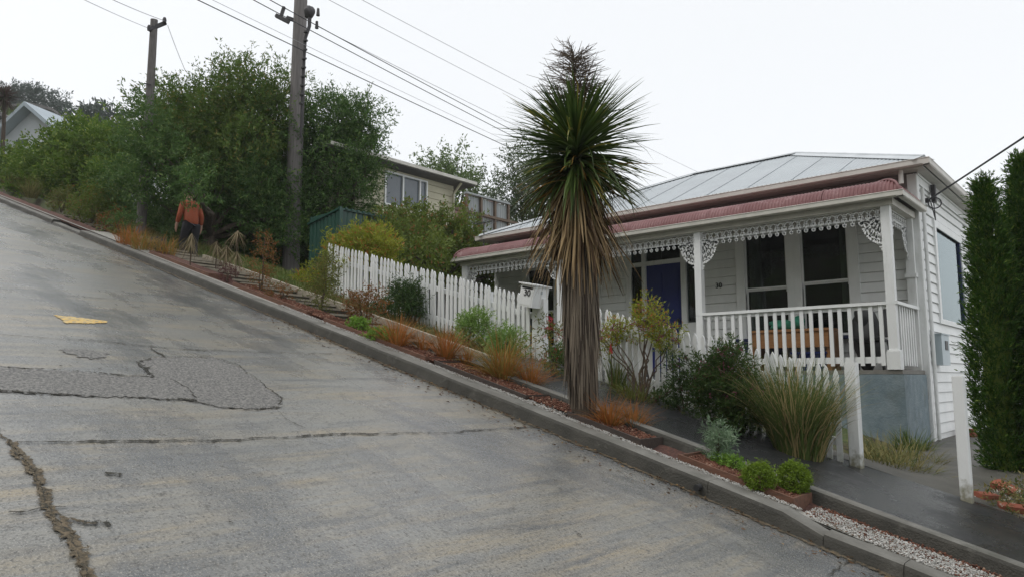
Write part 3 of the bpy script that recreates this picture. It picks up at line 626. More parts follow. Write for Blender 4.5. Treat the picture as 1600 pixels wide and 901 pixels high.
for xa, xb in zip(PX[1:], PX[:-1]):
    mb = MB(); Pf = lambda u, z: (u, VY + .02, z); lace(mb, Pf, xa + .06, xb - .06, 4.0); fr_ = mb.build('lace_frieze', M['white'], house)
    for cx, sg in ((xa + .058, 1), (xb - .058, -1)): b_ = MB(); bracket(b_, Pf, cx, sg, 3.86); b_.build('lace_bracket', M['white'], fr_)
mb = MB(); Ps = lambda u, z: (VX1 - .06, u, z); lace(mb, Ps, VY + .09, YF - .14, 4.0); fr_ = mb.build('lace_frieze', M['white'], house)
for cx, sg in ((VY + .09, 1), (YF - .14, -1)): b_ = MB(); bracket(b_, Ps, cx, sg, 3.86); b_.build('lace_bracket', M['white'], fr_)
# balustrade of the right-hand bay and its return
mb = MB(); mb.box(PX[1] - .05, VX1 + .03, VY - .03, VY + .07, 2.615, 2.66); mb.box(VX1 - .07, VX1 + .03, VY + .07, YF - .05, 2.615, 2.658); rail = mb.build('handrail', M['white'], house)
mb = MB(); mb.box(PX[1] + .09, PX[0] - .09, VY + .012, VY + .042, 1.81, 1.90); mb.box(VX1 - .065, VX1 - .035, VY + .12, YF - .14, 1.81, 1.90); mb.box(PX[1] + .06, PX[0] - .06, VY + .01, VY + .044, 2.56, 2.613); mb.build('bottom_rail', M['white'], rail)
b0 = None; xs = np.linspace(PX[1] + .16, PX[0] - .14, 20)
for i, x in enumerate(xs):
    if b0 is None: p = MB(); p.box(x - .027, x + .027, VY - .012, VY + .010, 1.775, 2.613); b0 = p.build('baluster', M['white_old'], rail, (x, VY, ZD))
    else: dup(b0, (x + random.uniform(-.006, .006), VY, ZD), rail)
b1_ = None
for y in np.linspace(VY + .24, YF - .24, 7):
    if b1_ is None: p = MB(); p.box(VX1 - .03, VX1 - .01, y - .025, y + .025, 1.775, 2.614); b1_ = p.build('baluster', M['white_old'], rail, (VX1, y, ZD))
    else: dup(b1_, (VX1, y, ZD), rail)
# downpipe stub from the roof to the veranda roof corner, meter box, number, cable bracket
p = MB(); p.tube([(-2.72, YF - .25, 4.74), (-2.72, YF - .25, 4.52)], .035, 10); p.build('downpipe', M['gutter'], house)
p = MB(); p.tube([(XR + .07, YF + .16, 4.5), (XR + .07, YF + .16, .7)], .028, 8); p.build('downpipe', M['white_old'], house)
p = MB(); p.box(XR + .03, XR + .17, 12.5, 13.02, 1.80, 2.26); p.box(XR + .03, XR + .185, 12.48, 13.04, 2.26, 2.275); mtr = p.build('meter_box', M['meter'], house)
p = MB(); p.box(XR + .171, XR + .178, 12.72, 12.9, 2.03, 2.17); p.build('meter_window', M['black'], mtr)
def text(name, s_, size, loc, rot, m, parent, ex=.004, align='CENTER'):
    cu = bpy.data.curves.new(name, 'FONT'); cu.body = s_; cu.size = size; cu.extrude = ex; cu.align_x = align; cu.align_y = 'CENTER'; cu.offset = size * .012
    tmp = bpy.data.objects.new(name, cu); C.objects.link(tmp); bpy.context.view_layer.update()
    me = bpy.data.meshes.new_from_object(tmp.evaluated_get(bpy.context.evaluated_depsgraph_get())); bpy.data.objects.remove(tmp)
    me.materials.clear(); me.materials.append(m)
    o = link(name, me, parent, loc); o.rotation_euler = rot; return o
nb = AT(1123, 446, YF - .03); text('house_number', '30', .13, nb, (math.pi / 2, 0, 0), M['num'], house)
cb = ONX(1446, 314, XR + .03)
p = MB(); p.box(XR + .03, XR + .075, cb[1] - .03, cb[1] + .03, cb[2] - .035, cb[2] + .035); p.box(XR + .045, XR + .1, cb[1] - .02, cb[1], cb[2] - .03, cb[2]); p.build('cable_bracket', M['iron'], house)
p = MB(); e0 = (XR + .12, 13.1, 4.62); p.box(XR + .06, XR + .12, 13.05, 13.15, 4.4, 4.68); p.tube([(XR + .08, 13.1, 4.4), (XR + .1, 13.05, 4.1), (XR + .09, cb[1] + .05, cb[2])], .008, 6); p.build('service_fuse', M['iron'], house)
# things on the veranda
def tab(o, *a): return setp(o, *a)
t = thing('work_table', (-4.3, 11.75, ZD), 'brown wooden table with deep apron standing on the veranda behind the balusters', 'table')
p = MB(); p.box(-4.98, -3.72, 11.5, 12.05, 2.33, 2.37); p.build('tabletop', M['wood'], t)
p = MB(); p.box(-4.95, -3.75, 11.52, 11.545, 2.08, 2.328); p.build('apron', M['wood'], t)
p = MB(); p.box(-4.965, -4.9, 11.55, 12.0, ZD, 2.328); p.build('leg', M['wood'], t)
p = MB(); p.box(-3.8, -3.735, 11.55, 12.0, ZD, 2.328); p.build('leg', M['wood'], t)
mb = MB(); mb.blob((-4.52, 11.72, 2.43), (.22, .16, .085), 16, 8, .3, 4); mb.blob((-4.3, 11.8, 2.47), (.12, .1, .1), 12, 7, .3, 5)
setp(mb.build('green_cloth', M['green_cloth'], None, (-4.5, 11.7, 2.37)), 'crumpled green cloth lying on the brown veranda table', 'cloth')
t = thing('storage_box', (-4.05, 11.5, ZD), 'blue plastic storage box under the brown veranda table', 'box')
p = MB(); p.prism([(-4.3, ZD), (-3.85, ZD), (-3.82, 2.0), (-4.33, 2.0)], 'y', 11.58, 11.95) if False else p.hexa([(-4.28, 11.6, ZD), (-3.86, 11.6, ZD), (-3.86, 11.9, ZD), (-4.28, 11.9, ZD), (-4.33, 11.56, 1.98), (-3.81, 11.56, 1.98), (-3.81, 11.95, 1.98), (-4.33, 11.95, 1.98)]); p.build('tub', M['bluebox'], t)
p = MB(); p.box(-4.35, -3.79, 11.54, 11.97, 1.981, 2.01); p.build('lid', M['bluebox'], t)
def planter(x0, x1, label, flower):
    t = thing('window_box', ((x0 + x1) / 2, 12.0, 2.05), label, 'planter')
    p = MB(); p.hexa([(x0 + .03, 11.98, 2.0), (x1 - .03, 11.98, 2.0), (x1 - .03, 12.13, 2.0), (x0 + .03, 12.13, 2.0), (x0, 11.94, 2.2), (x1, 11.94, 2.2), (x1, 12.14, 2.2), (x0, 12.14, 2.2)]); p.build('trough', M['navy'], t); return t
# dark folding chairs at the end of the veranda
def chair(x, y, label):
    t = thing('folding_chair', (x, y, ZD), label, 'chair')
    p = MB(); p.box(x - .02, x + .02, y - .02, y + .02, 0, 0) if False else p.hexa([(x - .23, y - .2, 2.15), (x + .2, y - .2, 2.15), (x + .2, y + .2, 2.13), (x - .23, y + .2, 2.13), (x - .23, y - .2, 2.18), (x + .2, y - .2, 2.18), (x + .2, y + .2, 2.16), (x - .23, y + .2, 2.16)]); p.build('seat', M['black'], t)
    p = MB(); p.hexa([(x + .16, y - .2, 2.2), (x + .2, y - .2, 2.2), (x + .2, y + .2, 2.2), (x + .16, y + .2, 2.2), (x + .27, y - .2, 2.62), (x + .3, y - .2, 2.62), (x + .3, y + .2, 2.62), (x + .27, y + .2, 2.62)]); p.build('backrest', M['black'], t)
    for sx in (-1, 1):
        for sy in (-1, 1): p = MB(); p.bar((x + sx * .2, y + sy * .19, 2.16), (x + sx * .23, y + sy * .21, ZD), .03); p.build('leg', M['black'], t)
    return t
chair(-3.15, 11.45, 'black chair on the veranda nearest the balusters at the corner post'); 
bg = MB(); bg.blob((-3.28, 11.8, 2.16), (.2, .17, .46), 14, 10, .14, 8); bg.blob((-3.3, 11.78, 2.5), (.13, .12, .2), 12, 8, .2, 9); setp(bg.build('black_sack', M['black'], None, (-3.28, 11.8, ZD)), 'bulky black sack standing on the veranda right of the brown table', 'sack')
planter(-5.36, -4.62, 'dark blue planter trough under the curtained window left of the brown table', 0); planter(-10.3, -9.55, 'dark blue planter trough under the window behind the letterbox', 0)
# wire basket on the porch edge
bs = AT(868, 572, 10.95); t = MB(); bx, by, bz = bs[0], 10.85, 1.71
for k in range(5): t.tube([(bx - .14 + .02 * 0 + (.14 + .012 * k) * (1 - math.cos(a)) if False else bx + (.12 + .012 * k) * math.cos(a), by + (.09 + .01 * k) * math.sin(a), bz + .03 + .04 * k) for a in np.linspace(0, 6.283, 17)], .006, 4)
for a in np.linspace(0, 6.283, 14)[:-1]: t.tube([(bx + .12 * math.cos(a), by + .09 * math.sin(a), bz + .01), (bx + .168 * math.cos(a), by + .13 * math.sin(a), bz + .2)], .005, 4)
setp(t.build('wire_basket', M['iron'], None, (bx, by, bz)), 'dark wire basket on the paving at the porch left of the palm', 'basket')
# television aerial at the left end of the roof
an = AT(757, 372, 11.9); a3 = thing('tv_aerial', (an[0], 11.9, ZE), 'small thin television aerial on the left end of the villa gutter', 'aerial')
p = MB(); p.tube([(an[0], 11.88, 4.5), (an[0], 11.88, 5.15)], .012, 6); p.build('mast', M['iron'], a3)
p = MB(); p.bar((an[0] - .25, 11.88, 5.13), (an[0] + .3, 11.88, 5.13), .015)
for q in np.linspace(-.24, .28, 6): p.bar((an[0] + q, 11.7, 5.13), (an[0] + q, 12.06, 5.13), .009)
p.build('antenna_element', M['iron'], a3)
# service cable from the right, ending in a drip loop
r0 = np.array([XR + .08, cb[1] - .03, cb[2]]); r1 = PD(1700, 142, 8.0); r1 = r0 + (r1 - r0) * 6
t_ = np.linspace(0, 1, 20); pts = [r0 + (r1 - r0) * q - np.array([0, 0, .10]) * 4 * q * (1 - q) * .8 for q in t_]
mb = MB(); mb.tube(pts, .013, 6); lc = np.array([XR + .1, cb[1] - .02, cb[2] - .11])
mb.tube([lc + np.array([.06 + .085 * math.sin(a), .03 * math.sin(a), .05 + .085 * math.cos(a)]) for a in np.linspace(0, 6.283, 25)], .010, 6)
setp(mb.build('service_cable', M['wire'], None, r0), 'thick black cable with a loop running from the villa corner off to the right', 'cable')
# ------------------------------------------------------------------ picket fences, gate posts, letterbox
FY = 7.36
def picket_mesh():
    w_, t_ = .026, .0095
    prof = [(-w_, 0), (w_, 0), (w_, .80), (w_ * .62, .825), (w_, .85), (w_ * .95, .885), (w_ * .62, .925), (0, .955), (-w_ * .62, .925), (-w_ * .95, .885), (-w_, .85), (-w_ * .62, .825), (-w_, .80)]
    n = len(prof); V = [(x, -t_, z) for x, z in prof] + [(x, t_, z) for x, z in prof]
    return V, [tuple(range(n)), tuple(range(n, 2 * n))[::-1]] + [(i, i + n, (i + 1) % n + n, (i + 1) % n) for i in range(n)]
def fence(xa, xb, label, d_bot, n, posts):
    f_ = thing('picket_fence', ((xa + xb) / 2, FY, float(st((xa + xb) / 2)) + .15), label, 'fence', 'white picket fences along the footpath')
    pk = None
    for i in range(n):
        x = xa + (xb - xa) * i / (n - 1) + random.uniform(-.005, .005); z = st(x) + d_bot + random.uniform(-.008, .008)
        if pk is None:
            V, F = picket_mesh(); q = MB(); q.add([(x + a, FY - .032 + b, z + c) for a, b, c in V], F); pk = q.build('picket', M['picket'], f_, (x, FY, z))
        else:
            c = dup(pk, (x, FY, z), f_); c.rotation_euler = (random.uniform(-.016, .016), random.uniform(-.024, .024), random.uniform(-.08, .08))
    for dz in (.22, .66):
        q = MB(); q.hexa([(xa, FY - .02, st(xa) + d_bot + dz), (xb, FY - .02, st(xb) + d_bot + dz), (xb, FY + .03, st(xb) + d_bot + dz), (xa, FY + .03, st(xa) + d_bot + dz),
                          (xa, FY - .02, st(xa) + d_bot + dz + .07), (xb, FY - .02, st(xb) + d_bot + dz + .07), (xb, FY + .03, st(xb) + d_bot + dz + .07), (xa, FY + .03, st(xa) + d_bot + dz + .07)])
        q.build('rail', M['white_old'], f_)
    for x in posts: q = MB(); z = st(x); q.box(x - .045, x + .045, FY + .032, FY + .12, z - .3, z + .88); q.build('post', M['white_old'], f_)
    return f_
fence(-10.75, -6.02, 'long white picket fence climbing left from the letterbox to the yellow green bush', .03, 56, (-10.6, -8.6, -7.0))
fence(-5.05, -2.34, 'short white picket fence right of the palm, half hidden by shrubs', .10, 33, (-4.9, -3.6))
def gpost(x, y, z0, z1, w_, label):
    o = MB(); h_ = w_ / 2; c_ = .008; o.prism([(x - h_ + c_, y - h_), (x + h_ - c_, y - h_), (x + h_, y - h_ + c_), (x + h_, y + h_ - c_), (x + h_ - c_, y + h_), (x - h_ + c_, y + h_), (x - h_, y + h_ - c_), (x - h_, y - h_ + c_)], 'z', z0 - .2, z1)
    o.box(x - w_ / 2 + .004, x + w_ / 2 - .004, y - w_ / 2 + .004, y + w_ / 2 - .004, z1, z1 + .008)
    return setp(o.build('gate_post', M['gatepost'], None, (x, y, z0)), label, 'post', 'square white gate posts')
a = AT(1339, 727, FY); gpost(a[0] + .0, FY, a[2], AT(1330, 567, FY)[2], .105, 'square white gate post beside the tall reed grass')
a = AT(1511, 776, FY + .05); gpost(a[0], FY + .05, a[2], AT(1500, 588, FY + .05)[2], .09, 'square white gate post standing alone beside the columnar conifers')
a = AT(849, 560, FY); LPX = a[0]; gpost(LPX, FY, st(LPX) + .1, AT(849, 468, FY)[2], .1, 'white gate post carrying the letterbox')
lb = AT(834, 463, FY - .08)
L = thing('letterbox', lb, 'tilted white wooden letterbox numbered 30 on the fence end', 'letterbox')
p = MB(); hw, hd, hh = .115, .15, .14; n0 = len(p.v)
p.add([(-hw, -hd, -hh), (hw, -hd, -hh), (hw, hd, -hh), (-hw, hd, -hh), (-hw, -hd, hh), (hw, -hd, hh), (hw, hd, hh + .0), (-hw, hd, hh + .0)], BOXF)
p.v = [tuple(np.array(v) + lb) for v in p.v]; body = p.build('body', M['white'], L)
p = MB(); p.box(lb[0] - hw - .025, lb[0] + hw + .02, lb[1] - hd - .03, lb[1] + hd + .03, lb[2] + hh + .002, lb[2] + hh + .02); p.build('lid', M['white_old'], L)
p = MB(); p.box(lb[0] - hw + .02, lb[0] + hw - .02, lb[1] - hd - .004, lb[1] - hd + .001, lb[2] - hh + .02, lb[2] + hh - .06); fd = p.build('front_door', M['white'], L)
p = MB(); p.box(lb[0] - hw + .025, lb[0] + hw - .025, lb[1] - hd - .005, lb[1] - hd, lb[2] + hh - .05, lb[2] + hh - .025); p.build('mail_slot', M['dark'], L)
p = MB(); p.box(lb[0] + hw - .001, lb[0] + hw + .004, lb[1] - .01, lb[1] + .025, lb[2] + .045, lb[2] + .085); p.build('vent_hole', M['meter'], L)
text('house_number', '30', .115, (lb[0] + .012, lb[1] - hd - .006, lb[2] + .035), (math.pi / 2, 0, 0), M['num'], L)
L.rotation_euler = (0, R(13), 0)
# ------------------------------------------------------------------ plants
def nrmz(a): return a / np.maximum(np.linalg.norm(a, axis=-1, keepdims=True), 1e-9)
def blades(B, az, el, bend, L, W, k=5, tip=.08, fold=0.0, wob=0):
    """arching ribbons: base points B (n,3), azimuth, start elevation, total bend, length, width"""
    n = len(B); t = np.linspace(0, 1, k + 1); ang = el[:, None] - bend[:, None] * (t[None, :] ** 1.2)
    dl = (L / k)[:, None]; h = np.concatenate([np.zeros((n, 1)), np.cumsum(np.cos(ang[:, :-1]) * dl, 1)], 1); z = np.concatenate([np.zeros((n, 1)), np.cumsum(np.sin(ang[:, :-1]) * dl, 1)], 1)
    ca, sa = np.cos(az)[:, None], np.sin(az)[:, None]
    P = np.stack([B[:, 0:1] + h * ca, B[:, 1:2] + h * sa, B[:, 2:3] + z], -1)
    ww = W[:, None] * (np.where(t < .25, .65 + 1.4 * t, 1) * (1 - t) ** .8 + tip * t)[None, :] / 2
    S = np.stack([-sa, ca, np.zeros_like(sa)], -1)
    tw = rng.uniform(-.6, .6, (n, 1)); Nn = np.stack([-np.sin(ang) * ca, -np.sin(ang) * sa, np.cos(ang)], -1)
    S = S * np.cos(tw)[:, :, None] + Nn * np.sin(tw)[:, :, None]
    V = np.stack([P + S * ww[..., None], P - S * ww[..., None]], 2).reshape(-1, 3)
    i, j = np.meshgrid(np.arange(n), np.arange(k), indexing='ij'); a = (i * (k + 1) * 2 + j * 2).ravel()
    return V, np.stack([a, a + 1, a + 3, a + 2], -1)
def leaves(P, D, L, W, cup=.25):
    n = len(P); A = rng.normal(size=(n, 3)); S = nrmz(np.cross(D, A)); Nn = np.cross(S, D)
    L = L[:, None]; W = W[:, None]
    V = np.stack([P, P + D * L * .45 + S * W / 2 + Nn * W * cup, P + D * L, P + D * L * .45 - S * W / 2 + Nn * W * cup], 1).reshape(-1, 3)
    a = np.arange(n) * 4; return V, np.stack([a, a + 1, a + 2, a + 3], -1)
def canopy(blobs, dens, m=9, sl=.35, ll=.09, lw=.035, up=.25, droop=.0, shell=.45, lump=.28, jit=.5, align=.6, low=-1.0):
    """sprigs of leaves through lumpy volumes; blobs: (cx,cy,cz,rx,ry,rz)"""
    PP, DD = [], []
    for b in blobs:
        c, r = np.array(b[:3]), np.array(b[3:6]); n = int(dens * (r[0] * r[1] + r[0] * r[2] + r[1] * r[2]) / 3 * 12.6)
        u = nrmz(rng.normal(size=(n * 2, 3))); u = u[u[:, 2] > low][:n]; n = len(u); ph = rng.uniform(0, 6, 6)
        l_ = np.sin(3.1 * u[:, 0] + ph[0]) * np.sin(3.7 * u[:, 1] + ph[1]) + np.sin(4.3 * u[:, 2] + ph[2]) * np.sin(5.1 * u[:, 0] + ph[3]) + .7 * np.sin(9 * u[:, 1] + ph[4]) * np.sin(8 * u[:, 2] + ph[5])
        rad = (shell + (1 - shell) * rng.random(n) ** .55) * (1 + lump * l_) * (1 + .12 * np.abs(rng.normal(size=n)) ** 2 * .5)
        P = c + u * r * rad[:, None]; d = nrmz(nrmz(u / r) + np.array([0, 0, up]) + rng.normal(size=(n, 3)) * jit - np.array([0, 0, droop]))
        PP.append(P); DD.append(d)
    P = np.vstack(PP); D = np.vstack(DD); n = len(P)
    t = rng.random((n, m)); pos = P[:, None] + D[:, None] * (t * sl)[..., None] + rng.normal(size=(n, m, 3)) * ll * .3
    ld = nrmz(D[:, None] * align + rng.normal(size=(n, m, 3)) * .6 - np.array([0, 0, droop]) * .6)
    q = n * m; return leaves(pos.reshape(q, 3), ld.reshape(q, 3), ll * rng.uniform(.6, 1.3, q), lw * rng.uniform(.7, 1.3, q))
def limbs(mb, base, tips, r0, r1=.02, seed=0):
    rr = random.Random(seed); base = np.array(base)
    for tpt in tips:
        tpt = np.array(tpt); n = 6; pts = []
        for i in range(n + 1):
            q = i / n; p = base + (tpt - base) * q; p = p + np.array([rr.uniform(-1, 1), rr.uniform(-1, 1), rr.uniform(-.3, .3)]) * .06 * np.linalg.norm(tpt - base) * math.sin(q * 3.14); p[2] += .12 * np.linalg.norm(tpt - base) * math.sin(q * 3.14) * (.5 if q < 1 else 0); pts.append(p)
        mb.tube(pts, [r0 + (r1 - r0) * (i / n) ** .7 for i in range(n + 1)], 7)
GRN = {}
def LM(k, *a, **kw):
    if k not in GRN: GRN[k] = leafmat('leaf_' + k, *a, **kw)
    return GRN[k]
LM('tree_olive', (.06, .12, .022), (.145, .21, .045), (.22, .2, .05), .07, trans=.35); LM('tree_green', (.045, .105, .024), (.11, .19, .05), (.17, .24, .07), .10, trans=.35)
LM('hedge', (.06, .125, .016), (.16, .25, .035), (.24, .3, .06), .12, trans=.35); LM('dark', (.03, .065, .016), (.07, .12, .035), (.11, .13, .04), .06)
LM('bush_dark', (.04, .08, .02), (.09, .145, .035), (.14, .12, .05), .06); LM('bush_red', (.075, .115, .02), (.17, .22, .042), (.24, .13, .04), .08, trans=.35); LM('yellowgreen', (.16, .2, .025), (.36, .38, .05), (.46, .2, .055), .10, trans=.35)
LM('pine_hazed', (.06, .085, .07), (.085, .11, .09), spec=.2); LM('pale', (.1, .16, .05), (.17, .24, .08)); LM('conifer', (.05, .08, .036), (.1, .14, .06))  # first one lifted and blued, distance haze put into the leaf colour
LM('thuja', (.022, .065, .009), (.075, .155, .02), (.16, .22, .04), .12, clump=5); LM('box', (.09, .17, .014), (.19, .27, .03)); LM('hebe', (.13, .25, .05), (.28, .4, .11), (.36, .44, .2), .1)
LM('lime', (.12, .25, .025), (.24, .38, .07)); LM('greygreen', (.16, .25, .15), (.32, .4, .27), (.11, .2, .09), .2); LM('olive', (.09, .12, .025), (.18, .19, .05), (.2, .12, .05), .08)
LM('rust', (.17, .07, .025), (.28, .13, .045), (.12, .11, .03), .25); LM('carex', (.3, .1, .024), (.46, .2, .055), (.22, .14, .04), .25, trans=.3); LM('gold_sedge', (.15, .13, .03), (.32, .23, .06), (.36, .16, .04), .3, trans=.3)
LM('reed', (.065, .115, .028), (.17, .21, .065), (.42, .33, .16), .24, trans=.35); LM('weed', (.13, .13, .04), (.3, .25, .1), (.08, .11, .03), .3); LM('grass', (.06, .11, .02), (.14, .19, .045), (.24, .22, .08), .2)
LM('palm_leaf', (.028, .06, .014), (.1, .15, .03), (.24, .22, .04), .10, rough=.35, trans=.25, spec=.5); LM('palm_dead', (.2, .135, .068), (.37, .265, .14), (.1, .06, .032), .28, rough=.8, trans=.1)
LM('palm_low', (.05, .038, .018), (.12, .095, .03), (.3, .17, .035), .14, rough=.6); LM('flowerhead', (.1, .075, .055), (.18, .14, .1), rough=.8, trans=.05)
LM('palm_fibre', (.12, .098, .075), (.25, .205, .155), (.06, .045, .035), .28, rough=.9, trans=.05); LM('pinkbud', (.22, .06, .1), (.34, .12, .16), (.14, .07, .06), .3); LM('dryflax', (.15, .12, .065), (.27, .22, .13), rough=.8, trans=.05); LM('daisy', (.7, .7, .66), (.75, .74, .6)); LM('gold', (.38, .22, .02), (.5, .33, .04)); LM('redflower', (.4, .03, .05), (.5, .06, .09)); LM('purple_dark', (.07, .025, .03), (.13, .06, .055))
M['palmtrunk'] = mat('palm_trunk', (.12, .09, .065), (.06, .045, .03), 12, .95, .8, 60, stretch=(8, 8, .6))
# ---- the palm
pb = np.array([-4.04, 5.56, 1.24]); palm = thing('palm_tree', pb, 'tall cabbage palm with shaggy dead leaf skirt in the planting strip', 'palm tree')
axis = lambda z: np.stack([pb[0] - .03 * (z - 1.2) / 2.5, pb[1] + .02 * np.sin(z), z], -1)
mb = MB(); zz = [1.15, 1.3, 1.6, 2.2, 2.9, 3.6, 4.0]; mb.tube([axis(np.array(z)) for z in zz], [.14, .115, .12, .13, .1, .06, .04], 12); mb.build('trunk', M['palmtrunk'], palm)
n = 980; q = rng.random(n); z0 = 3.58 + .42 * q; az = rng.uniform(0, 6.283, n); el = R(-36) + R(100) * q + rng.normal(size=n) * R(10); az = az + .12 * np.sin(az * 9); B = axis(z0) + np.stack([np.cos(az), np.sin(az), 0 * az], -1) * .05
V, F = blades(B, az, el, np.where(rng.random(n) < .10, R(95), 0) * rng.random(n) + R(8) + rng.random(n) * R(34) * (1.15 - q), np.where(rng.random(n) < .1, .7, 1) * rng.uniform(.58, .84, n) * (1 - .45 * np.clip((q - .72) / .28, 0, 1)), rng.uniform(.026, .044, n), 6, .05)
npmesh('crown', V, F, GRN['palm_leaf'], palm)
n = 170; az = rng.uniform(0, 6.283, n); z0 = rng.uniform(3.42, 3.72, n); B = axis(z0) + np.stack([np.cos(az), np.sin(az), 0 * az], -1) * .05
V, F = blades(B, az, rng.uniform(R(-50), R(2), n), rng.uniform(R(8), R(45), n), rng.uniform(.42, .8, n), rng.uniform(.022, .038, n), 6, .05)
npmesh('withering_leaves', V, F, GRN['palm_low'], palm)
n = 560; az = rng.uniform(0, 6.283, n); z0 = rng.uniform(3.05, 3.52, n); B = axis(z0) + np.stack([np.cos(az), np.sin(az), 0 * az], -1) * rng.uniform(.05, .12, n)[:, None]
V, F = blades(B, az, rng.uniform(R(-78), R(-42), n), rng.uniform(R(6), R(34), n), rng.uniform(.42, .88, n), rng.uniform(.018, .038, n), 6, .12)
n = 1500; az = rng.uniform(0, 6.283, n); z0 = rng.uniform(1.55, 2.95, n); rr_ = .086 + .052 * sm((z0 - 1.55) / .8)
B = axis(z0) + np.stack([np.cos(az), np.sin(az), 0 * az], -1) * (rr_ * rng.uniform(.9, 1.1, n))[:, None]
V2, F2 = blades(B, az, rng.uniform(R(-91), R(-84), n), rng.uniform(R(-3), R(7), n), np.minimum(rng.uniform(.3, .7, n), z0 - 1.32), rng.uniform(.010, .026, n), 5, .2)
npmesh('leaf_skirt', V, F, GRN['palm_dead'], palm); npmesh('trunk_fibre', V2, F2, GRN['palm_fibre'], palm)
mb = MB(); top = axis(np.array(3.95)); tips = []
stemp = [top + np.array([-.03 * q, .02 * q, .86 * q]) for q in np.linspace(0, 1, 8)]; mb.tube(stemp, [.016, .015, .013, .011, .009, .007, .005, .003], 5)
for k in range(170):
    q = random.uniform(.22, .98); a = random.uniform(0, 6.283); ln = (.46 - .30 * q) * random.uniform(.7, 1.25); p = top + np.array([-.03 * q, .02 * q, .86 * q]); e = random.uniform(.15, .8)
    d = np.array([math.cos(a) * math.cos(e), math.sin(a) * math.cos(e), math.sin(e)]); pts = [p + d * ln * t + np.array([0, 0, -.12 * ln * t * t + (.1 * ln * t)]) for t in np.linspace(0, 1, 5)]
    mb.tube(pts, [.0045, .004, .0032, .0026, .0016], 4)
    for t in np.linspace(.25, .9, 6):
        b = p + d * ln * t; a2 = a + random.uniform(-1.3, 1.3); l2 = ln * random.uniform(.25, .5); mb.tube([b, b + np.array([math.cos(a2) * l2, math.sin(a2) * l2, random.uniform(-.2, .5) * l2])], [.003, .0015], 3)
mb.build('flower_head', GRN['flowerhead'], palm)
mb = MB()       # second small spike beside it
sp_ = top + np.array([.07, .05, .0]); n = 40; az = rng.uniform(0, 6.283, n); q = rng.random(n); B = sp_ + np.stack([0 * q, 0 * q, .45 * q], -1)
V, F = blades(B, az, rng.uniform(R(50), R(85), n), rng.uniform(0, R(20), n), rng.uniform(.18, .34, n), rng.uniform(.014, .022, n), 4); npmesh('young_shoot', V, F, GRN['palm_low'], palm)
# ---- generic builders
def tuft(name, base, label, cat, mtl, n, L, W, spread, el=(50, 88), bend=(20, 80), group=None, k=5, extra=None):
    base = np.array(base); a = rng.uniform(0, 6.283, n); r_ = spread * np.sqrt(rng.random(n)); ab = rng.uniform(0, 6.283, n)
    B = base + np.stack([np.cos(ab) * r_, np.sin(ab) * r_, -.03 - G * np.cos(ab) * r_], -1)
    a = np.where(rng.random(n) < .7, ab + rng.normal(size=n) * .5, a)
    e = R(el[1]) - (R(el[1]) - R(el[0])) * rng.random(n); V, F = blades(B, a, e, rng.uniform(R(bend[0]), R(bend[1]), n), rng.uniform(L[0], L[1], n), rng.uniform(.7, 1.2, n) * W, k)
    o = npmesh(name, V, F, GRN[mtl], None, base); return setp(o, label, cat, group)
def shrub(name, base, label, cat, mtl, blobs, dens=120, group=None, stems=5, tipmtl=None, tips=0, tipsz=.02, **kw):
    """blobs are offsets from the base in metres"""
    base = np.array(base, float); t = thing(name, base, label, cat, group); B = [(base[0] + b[0], base[1] + b[1], base[2] + b[2], *b[3:]) for b in blobs]
    V, F = canopy(B, dens, **kw); npmesh('foliage', V, F, GRN[mtl], t)
    mb = MB(); rr = random.Random(int(abs(base[0]) * 100)); zt = max(b[2] for b in B); rx = max(b[3] for b in B)
    tp = [(b[0] + rr.uniform(-.6, .6) * b[3], b[1] + rr.uniform(-.6, .6) * b[4], b[2] + rr.uniform(-.2, .6) * b[5]) for b in B for _ in range(max(1, stems // len(B)))]
    limbs(mb, base - np.array([0, 0, .05]), tp, .012 + .012 * rx, .004, int(abs(base[1]) * 77)); mb.build('stem', M['stem'], t)
    if tipmtl:
        P = []
        for b in B:
            c, r_ = np.array(b[:3]), np.array(b[3:6]); u = nrmz(rng.normal(size=(tips, 3))); u[:, 2] = np.abs(u[:, 2]) * .9 + .1; P.append(c + nrmz(u) * r_ * rng.uniform(.95, 1.28, tips)[:, None])
        P = np.vstack(P); m_ = 5; n_ = len(P); pos = np.repeat(P, m_, 0) + rng.normal(size=(n_ * m_, 3)) * tipsz * .4; d = nrmz(rng.normal(size=(n_ * m_, 3)) + np.array([0, 0, .8]))
        V, F = leaves(pos, d, tipsz * rng.uniform(.7, 1.3, n_ * m_), tipsz * .5 * np.ones(n_ * m_)); setp(npmesh('flower', V, F, GRN[tipmtl], t), kind='stuff')
    return t
